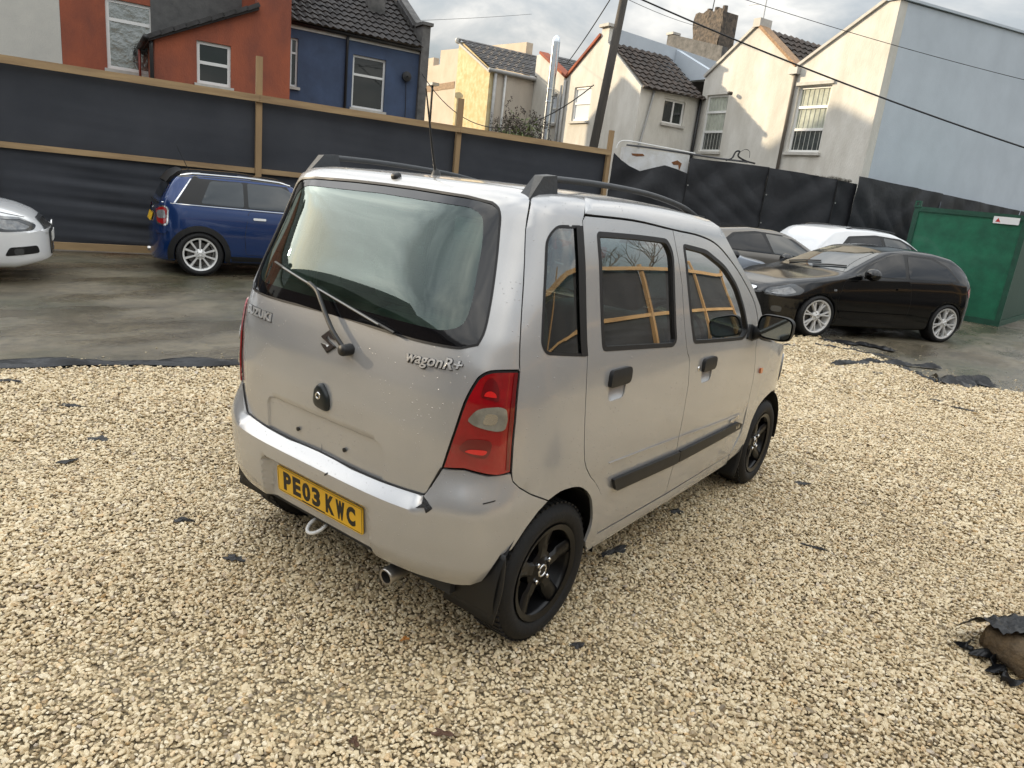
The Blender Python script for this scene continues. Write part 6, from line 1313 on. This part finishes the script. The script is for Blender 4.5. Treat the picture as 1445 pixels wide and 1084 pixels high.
    o = MB().grid(lambda u, v: flap(u, v, .60, .775, 2.04, .40, .13), 8, 8).build('mud_flap', M_blackplastic, hero, smooth=True); o.modifiers.new('t', 'SOLIDIFY').thickness = .008
    # mirror
    def mfn(u, v):
        a = 2*math.pi*u; p = math.pi*v; ce = lambda t, n: math.copysign(abs(t)**n, t)
        return (1.775+.075*math.sin(max(0, p-math.pi*.42)/1.16*1.0)*1.35 if p > math.pi*.42 else 1.775, sg*(.905+.098*ce(math.cos(a), .6)*math.sin(max(p, .9) if p < math.pi*.5 else p)**.5), 1.108+.068*ce(math.sin(a), .6)*math.sin(max(p, .9) if p < math.pi*.5 else p)**.5)
    mbm = MB(); lv = [(0., 1.), (.02, 1.03), (.05, .98), (.08, .82), (.10, .55), (.108, .2)]; nn_ = 28
    se = [(math.copysign(abs(math.cos(2*math.pi*k/nn_))**.55, math.cos(2*math.pi*k/nn_)), math.copysign(abs(math.sin(2*math.pi*k/nn_))**.55, math.sin(2*math.pi*k/nn_))) for k in range(nn_)]
    for dx, f in lv: mbm.v += [(1.775+dx, sg*(.905+.093*f*c), 1.106+.066*f*s_) for c, s_ in se]
    for k in range(len(lv)-1): mbm.f += [(k*nn_+i, k*nn_+(i+1) % nn_, (k+1)*nn_+(i+1) % nn_, (k+1)*nn_+i) for i in range(nn_)]
    mbm.f.append(tuple(range((len(lv)-1)*nn_, len(lv)*nn_)))
    mr = mbm.build('door_mirror', M_blackplastic, hero, smooth=True)
    MB().add([(1.779, sg*(.905+.084*c), 1.106+.058*s_) for c, s_ in se], [tuple(range(nn_))]).build('mirror_glass', mat('mirror_glass', (.62, .66, .62), .03, metal=1.), mr)
    MB().tube([(1.80, sg*.775, 1.045), (1.81, sg*.83, 1.07), (1.82, sg*.87, 1.085)], [.04, .032, .03], 10).build('mirror_arm', M_blackplastic, mr, smooth=True)
    panel('mirror_foot', rnd([(2.10, 1.035), (2.20, 1.02), (2.22, 1.10), (2.13, 1.13)], .015), S, M_blackplastic, mr, h=.03, off=.012, flange=.012, **K)
    # roof rail
    zr = lambda x, y=.575: roofz(x, y)
    ft_ = MB(); ft_.add([(-.150, sg*.600, zr(-.150, .600)-.006), (-.150, sg*.560, zr(-.150, .560)-.006), (-.075, sg*.600, 1.724), (-.075, sg*.562, 1.726), (.0, sg*.603, 1.732), (.0, sg*.558, 1.734), (.01, sg*.607, zr(.01, .607)-.006), (.01, sg*.555, zr(.01, .555)-.006)], [(0, 1, 3, 2), (2, 3, 5, 4), (4, 5, 7, 6), (0, 2, 4, 6), (1, 7, 5, 3)])
    rl = MB(); prof = [(-.015, -.008), (.015, -.010), (.019, .006), (.006, .013), (-.012, .012), (-.018, .004)]
    path = cat([(-.02, 1.718), (.3, 1.722), (.7, 1.712), (1.0, 1.685), (1.18, 1.655), (1.30, 1.615), (1.38, 1.575)], 4)
    for i, (x, z) in enumerate(path): rl.v += [(x, sg*(.58+py), z+pz) for py, pz in prof]
    for i in range(len(path)-1): rl.f += [(i*6+j, i*6+(j+1) % 6, i*6+6+(j+1) % 6, i*6+6+j) for j in range(6)]
    rr_ = rl.build('roof_rail', M_railp, hero, smooth=True); ft_.build('rail_foot', M_railp, rr_)
    MB().obox((1.2, 0, 0), (1, 0, 0), (0, 1, 0), .0, .12, sg*.58-.016, sg*.58+.016, zr(1.25)-.015, 1.645).build('rail_foot', M_railp, rr_)
M_railp = mat('dark_grey_rail', (.050, .055, .061), .58, var=.25, vscale=15, bump=.1, bscale=90)
def roofv(x, y):
    a, b = 1.5, 2.149; y = abs(y)
    for _ in range(26):
        m = (a+b)/2; z, xr, w, n, x0 = ring(m)
        ins = (y/w)**n+(max(0, x0-x)/(x0-xr))**n < 1 if x < x0 else y < w-.0*x
        if ins: a = m
        else: b = m
    return a
def roofz(x, y): z = ring(roofv(x, y))[0]; return z-max(0, x-.35)**2*.045
def roofp(x, y, off): return Vector((x, y, roofz(x, y)+off))
sides(car_side)
rp = [(-.115, 0)]
rear = [S0(s, v) for s, v in ((1.2, 1.70), (.8, 1.70), (.4, 1.70), (.25, 1.70), (.12, 1.70), (.06, 1.70), (.02, 1.702), (-.03, 1.71), (-.10, 1.723), (-.25, 1.728), (-.4, 1.731))]
rq = [(p.x+.003, p.y+.001) for p in rear]; rq += [(x, -y) for x, y in reversed(rq)]
rpoly = [(1.36, .602), (1.44, .3), (1.455, 0), (1.44, -.3), (1.36, -.602)]+rq
if area(rpoly) < 0: rpoly.reverse()
roof = panel('roof', inset(rpoly, .002), roofp, M_sil, hero, h=.06, flange=.012)
panel('headlining', inset(rpoly, .01), roofp, M_head, roof, h=.1, off=-.03)
# windscreen, bonnet, nose
ap = [S0(*p) for p in [(1.56, 1.650), (1.72, 1.573), (1.93, 1.473), (2.13, 1.368), (2.28, 1.248), (2.38, 1.118), (2.42, 1.02)]]
def ws(u, v):
    k = min(int(v*6), 5); p = ap[k].lerp(ap[k+1], v*6-k); f = 2*u-1; return Vector((p.x+.10*(1-f*f), p.y*-f, p.z+.012*(1-f*f)))
MB().grid(ws, 20, 24).build('windscreen', M_sideglass, hero, smooth=True)
def bn(u, v):
    x = 2.02+.90*v; f = 2*u-1; yo = float(np.interp(x, outline(.9)[0][120:], outline(.9)[1][120:]))*.985; ze = float(np.interp(x, [1.9, 2.3, 2.6, 2.8, 2.93], [1.03, .965, .915, .87, .80])); return Vector((x+.06*(1-f*f), yo*f, ze+.045*(1-abs(f)**2.5)))
MB().grid(bn, 24, 20).build('bonnet', M_sil, hero, smooth=True)
# interior and underside
MB().box((-.20, -.44, .22), (2.85, .44, .27)).build('underbody', M_trim, hero)
MB().box((-.36, -.60, .255), (2.0, .60, .30)).build('cabin_floor', M_dash, hero)
def seat(x, y, w_, back, name='seat'):
    def rb(u, v): a = 2*math.pi*u; return (0, 0, 0)
    t = MB(); Mx = Matrix.Translation((x, y, .30)) @ Matrix.Rotation(R(-14), 4, 'Y')
    bx = lambda a, b, M, r_=.05: rbox(t, a, b, M, r_)
    bx((-.06, -w_/2, .12), (.08, w_/2, back), Mx); bx((.0, -w_/2, .0), (.50, w_/2, .22), Matrix.Translation((x, y, .30)))
    o = t.build('seat', M_seat, hero, smooth=True); hm_ = MB()
    for hy in ((0,) if w_ < .7 else (-w_*.28, w_*.28)): rbox(hm_, (-.05, hy-.13, back+.04), (.05, hy+.13, back+.20), Mx, .05)
    hm_.build('headrest', M_seat, o, smooth=True); return o
def rbox(mb, a, b, M, r_):
    """box with rounded outline in all directions (superellipsoid)"""
    c = (Vector(a)+Vector(b))/2; h = (Vector(b)-Vector(a))/2; ce = lambda t: math.copysign(abs(t)**.35, t)
    mb.grid(lambda u, v: M @ Vector((c.x+h.x*ce(math.sin(math.pi*v))*ce(math.cos(2*math.pi*u)), c.y+h.y*ce(math.sin(math.pi*v))*ce(math.sin(2*math.pi*u)), c.z-h.z*ce(math.cos(math.pi*v)))), 24, 16)
seat(.42, 0, 1.2, .80); seat(1.25, .36, .48, .86); seat(1.25, -.36, .48, .86)
MB().box((-.36, -.58, .96), (.20, .58, .985)).build('parcel_shelf', M_dash, hero)
db = MB(); rbox(db, (1.78, -.68, .55), (2.25, .68, 1.02), Matrix.Identity(4), .1); db.build('dashboard', M_dash, hero, smooth=True)
MB().lathe([(.175, -.012), (.19, 0), (.175, .012), (.16, 0)], 36, 'y', Matrix.Translation((1.72, -.36, 1.0)) @ Matrix.Rotation(R(90), 4, 'Z') @ Matrix.Rotation(R(-28), 4, 'X'), closed=True).build('steering_wheel', M_blackplastic, hero, smooth=True)
MB().tube([(2.0, -.36, .86), (1.73, -.36, .995)], .035, 10).build('steering_column', M_blackplastic, hero)
# exhaust, towing eye, aerial
ex = MB().lathe([(.024, .0), (.030, -.004), (.033, .004), (.033, .05), (.030, .30), (.020, .30)], 24, 'z', Matrix.Translation((-.47, -.385, .272)) @ Matrix.Rotation(R(84), 4, 'Y')).build('exhaust_pipe', mat('steel_pipe', (.45, .43, .40), .3, metal=.9, var=.3, vscale=20), hero, smooth=True)
MB().lathe([(0, .06), (.025, .06)], 20, 'z', Matrix.Translation((-.47, -.385, .272)) @ Matrix.Rotation(R(84), 4, 'Y')).build('exhaust_bore', M_trim, ex)
tw = [(-.44-.045*math.sin(t), .045+.036*math.cos(t), .305-.022*math.sin(t)) for t in np.linspace(-.3, math.pi+.3, 18)]
MB().tube(tw, .0075, 8).build('towing_eye', mat('white_steel', (.65, .65, .63), .4), hero, smooth=True)
MB().box((-.40, -.60, .375), (-.30, .60, .46)).build('rear_beam', M_trim, hero)
ab = Vector((.05, .015, roofz(.05, .0)-.004)); aerial = MB().tube([ab, ab+Vector((-.03, 0, .095)), ab+Vector((-.09, 0, .315))], [.0065, .005, .0025], 8).build('roof_aerial', M_blackplastic, hero); MB().lathe([(.0, .03), (.012, .026), (.022, .0)], 14, 'z', Matrix.Translation(tuple(ab))).build('aerial_base', M_blackplastic, aerial, smooth=True)
# ================================================================ scraps and stones lying about
M_leafb = mat('brown_dead_leaf', (.11, .055, .03), .7, var=.4, vscale=30); M_leafo = mat('orange_dead_leaf', (.42, .17, .03), .65, var=.3, vscale=30)
def gnd(px, py, z=0.):
    d = F+r2*((px-722.5)/1000)-u2*((py-542)/1000); t = (z-CP.z)/d.z; return CP+d*t
G_SC = 'plastic scraps on the gravel'
for k, (px, py, a, b, rz, lab) in enumerate([
    (15, 538, .10, .035, .2, 'torn black plastic scrap on the gravel by the picture edge'),
    (100, 573, .10, .03, .1, 'flat grey-black plastic scrap on the gravel, furthest left of a loose row'),
    (140, 620, .07, .05, .3, 'grey slate-like scrap on the gravel left of the silver car'),
    (95, 652, .07, .025, .9, 'slim grey scrap lying aslant on the gravel left of the silver car'),
    (258, 735, .05, .03, .2, 'small dark scrap on the gravel left of the rear bumper'),
    (331, 789, .06, .03, -.2, 'crumpled black scrap on the gravel below the rear bumper'),
    (868, 778, .13, .03, .75, 'long black plastic scrap on the gravel beside the rear wheel'),
    (1132, 683, .07, .035, .3, 'black scrap on the gravel below the front wheel'),
    (955, 723, .06, .04, .2, 'black scrap lying under the sill of the silver car'),
    (1150, 774, .09, .012, -.4, 'thin dark sliver on the open gravel'),
    (1112, 487, .13, .05, .2, 'black plastic scrap on the gravel in front of the black car'),
    (1240, 527, .10, .04, .1, 'small black scrap below the torn membrane on the far gravel'),
    (1320, 565, .10, .05, -.2, 'crumpled black scrap under the torn membrane edge'),
    (1360, 578, .16, .03, -.5, 'narrow black scrap furthest from the cars at the gravel edge'),
    (1205, 500, .10, .05, .4, 'dark scrap where the gravel meets the concrete'),
    (815, 912, .035, .022, .3, 'small brown-black scrap on the near gravel below the rear wheel')]):
    p = gnd(px, py); o = scrap((p.x, p.y, .003), a*.75, b*.8, rz+YAW-1.57, 40+k); tag(o, lab, 'scrap', G_SC)
for k, (px, py, a, b, m, lab) in enumerate([(623, 1040, .035, .013, M_leafb, 'brown dead leaf on the near gravel'), (571, 906, .016, .012, M_leafo, 'tiny orange leaf on the gravel behind the bumper'), (500, 1052, .02, .012, M_leafb, 'small dark brown leaf on the near gravel')]):
    p = gnd(px, py); o = scrap((p.x, p.y, .010), a, b, 2.2+k, 70+k, m, 'dead_leaf', .004, .010); tag(o, lab, 'leaf', 'dead leaves')
# torn membrane on the far gravel edge
def memline(lab, pts, wd, seed, hg=.03):
    o = strip('torn_membrane', [tuple(gnd(*p))[:2] for p in pts], wd, M_mem, hg, seed, 70, lift=.006); return tag(o, lab, 'membrane', 'torn membrane strips')
memline('long torn black membrane strip curving over the far gravel', [(1175, 515), (1215, 512), (1245, 512), (1285, 516), (1325, 520)], .10, 5, .05)
memline('thin torn membrane strip running down to the crumpled patch', [(1270, 518), (1300, 530), (1330, 543)], .07, 6)
memline('crumpled black membrane patch at the edge of the concrete', [(1318, 536), (1345, 540), (1375, 540), (1395, 541)], .32, 8, .07)
memline('thin dark membrane line nearest the black car', [(1150, 486), (1200, 494), (1262, 506)], .06, 9, .02)
memline('wet black membrane lying under the nose of the black car', [(1160, 481), (1195, 484), (1225, 487), (1262, 496)], .22, 11, .03)
# block of stone wrapped in membrane at the right edge
bk_ = thing('stone_block', 'rough brown stone block half wrapped in black membrane at the right edge', 'block', (1.43, -2.37, 0), R(-40))
M_block = mat('rough_brown_stone', (.17, .115, .06), .9, vscale=9, bump=1., bscale=26, col2=(.09, .065, .04))
def blk(u, v):
    a = 2*math.pi*u; p = math.pi*v; ce = lambda t, n: math.copysign(abs(t)**n, t); w_ = 1+.05*math.sin(5*a+3*p)+.04*math.sin(9*a)
    return (.26*w_*ce(math.sin(p), .35)*ce(math.cos(a), .4), .15*w_*ce(math.sin(p), .35)*ce(math.sin(a), .4), .07-.08*ce(math.cos(p), .5))
bk_.scale = (.88, .88, .88)
MB().grid(blk, 40, 24).build('block', M_block, bk_, smooth=True)
def skin(u, v):
    x = -.30+.62*u; y = -.02+.26*v; z = .172-.25*max(0, v-.45)**1.3+.012*math.sin(u*14+v*5)+.012*math.sin(u*37+v*11)*math.sin(v*23)+.006*math.sin(u*71-v*31); return (x, y, max(z, .01))
MB().grid(skin, 40, 16).build('membrane_cover', M_mem, bk_, smooth=True)
def skin2(u, v):
    x = -.22+.54*u; y = -.15-.08*v-.03*math.sin(u*9); y += .03*math.sin(u*23+v*3)+.02*math.sin(u*51); z = .008+.03*math.sin(math.pi*v)*(.6+.4*math.sin(u*17))+.018*math.sin(u*40+v*7)*math.sin(u*13-v*9); return (x, y, max(z, .006))
MB().grid(skin2, 50, 10).build('membrane_fold', M_mem, bk_, smooth=True)
def skin3(u, v):
    y = -.16+.30*u; x = -.27-.06*v-.03*math.sin(u*8); x += .03*math.sin(u*19+v*4)+.015*math.sin(u*47); z = .008+.035*math.sin(math.pi*v)*(.6+.4*math.sin(u*13))+.015*math.sin(u*33+v*6); return (x, y, max(z, .006))
MB().grid(skin3, 40, 10).build('membrane_fold', M_mem, bk_, smooth=True)
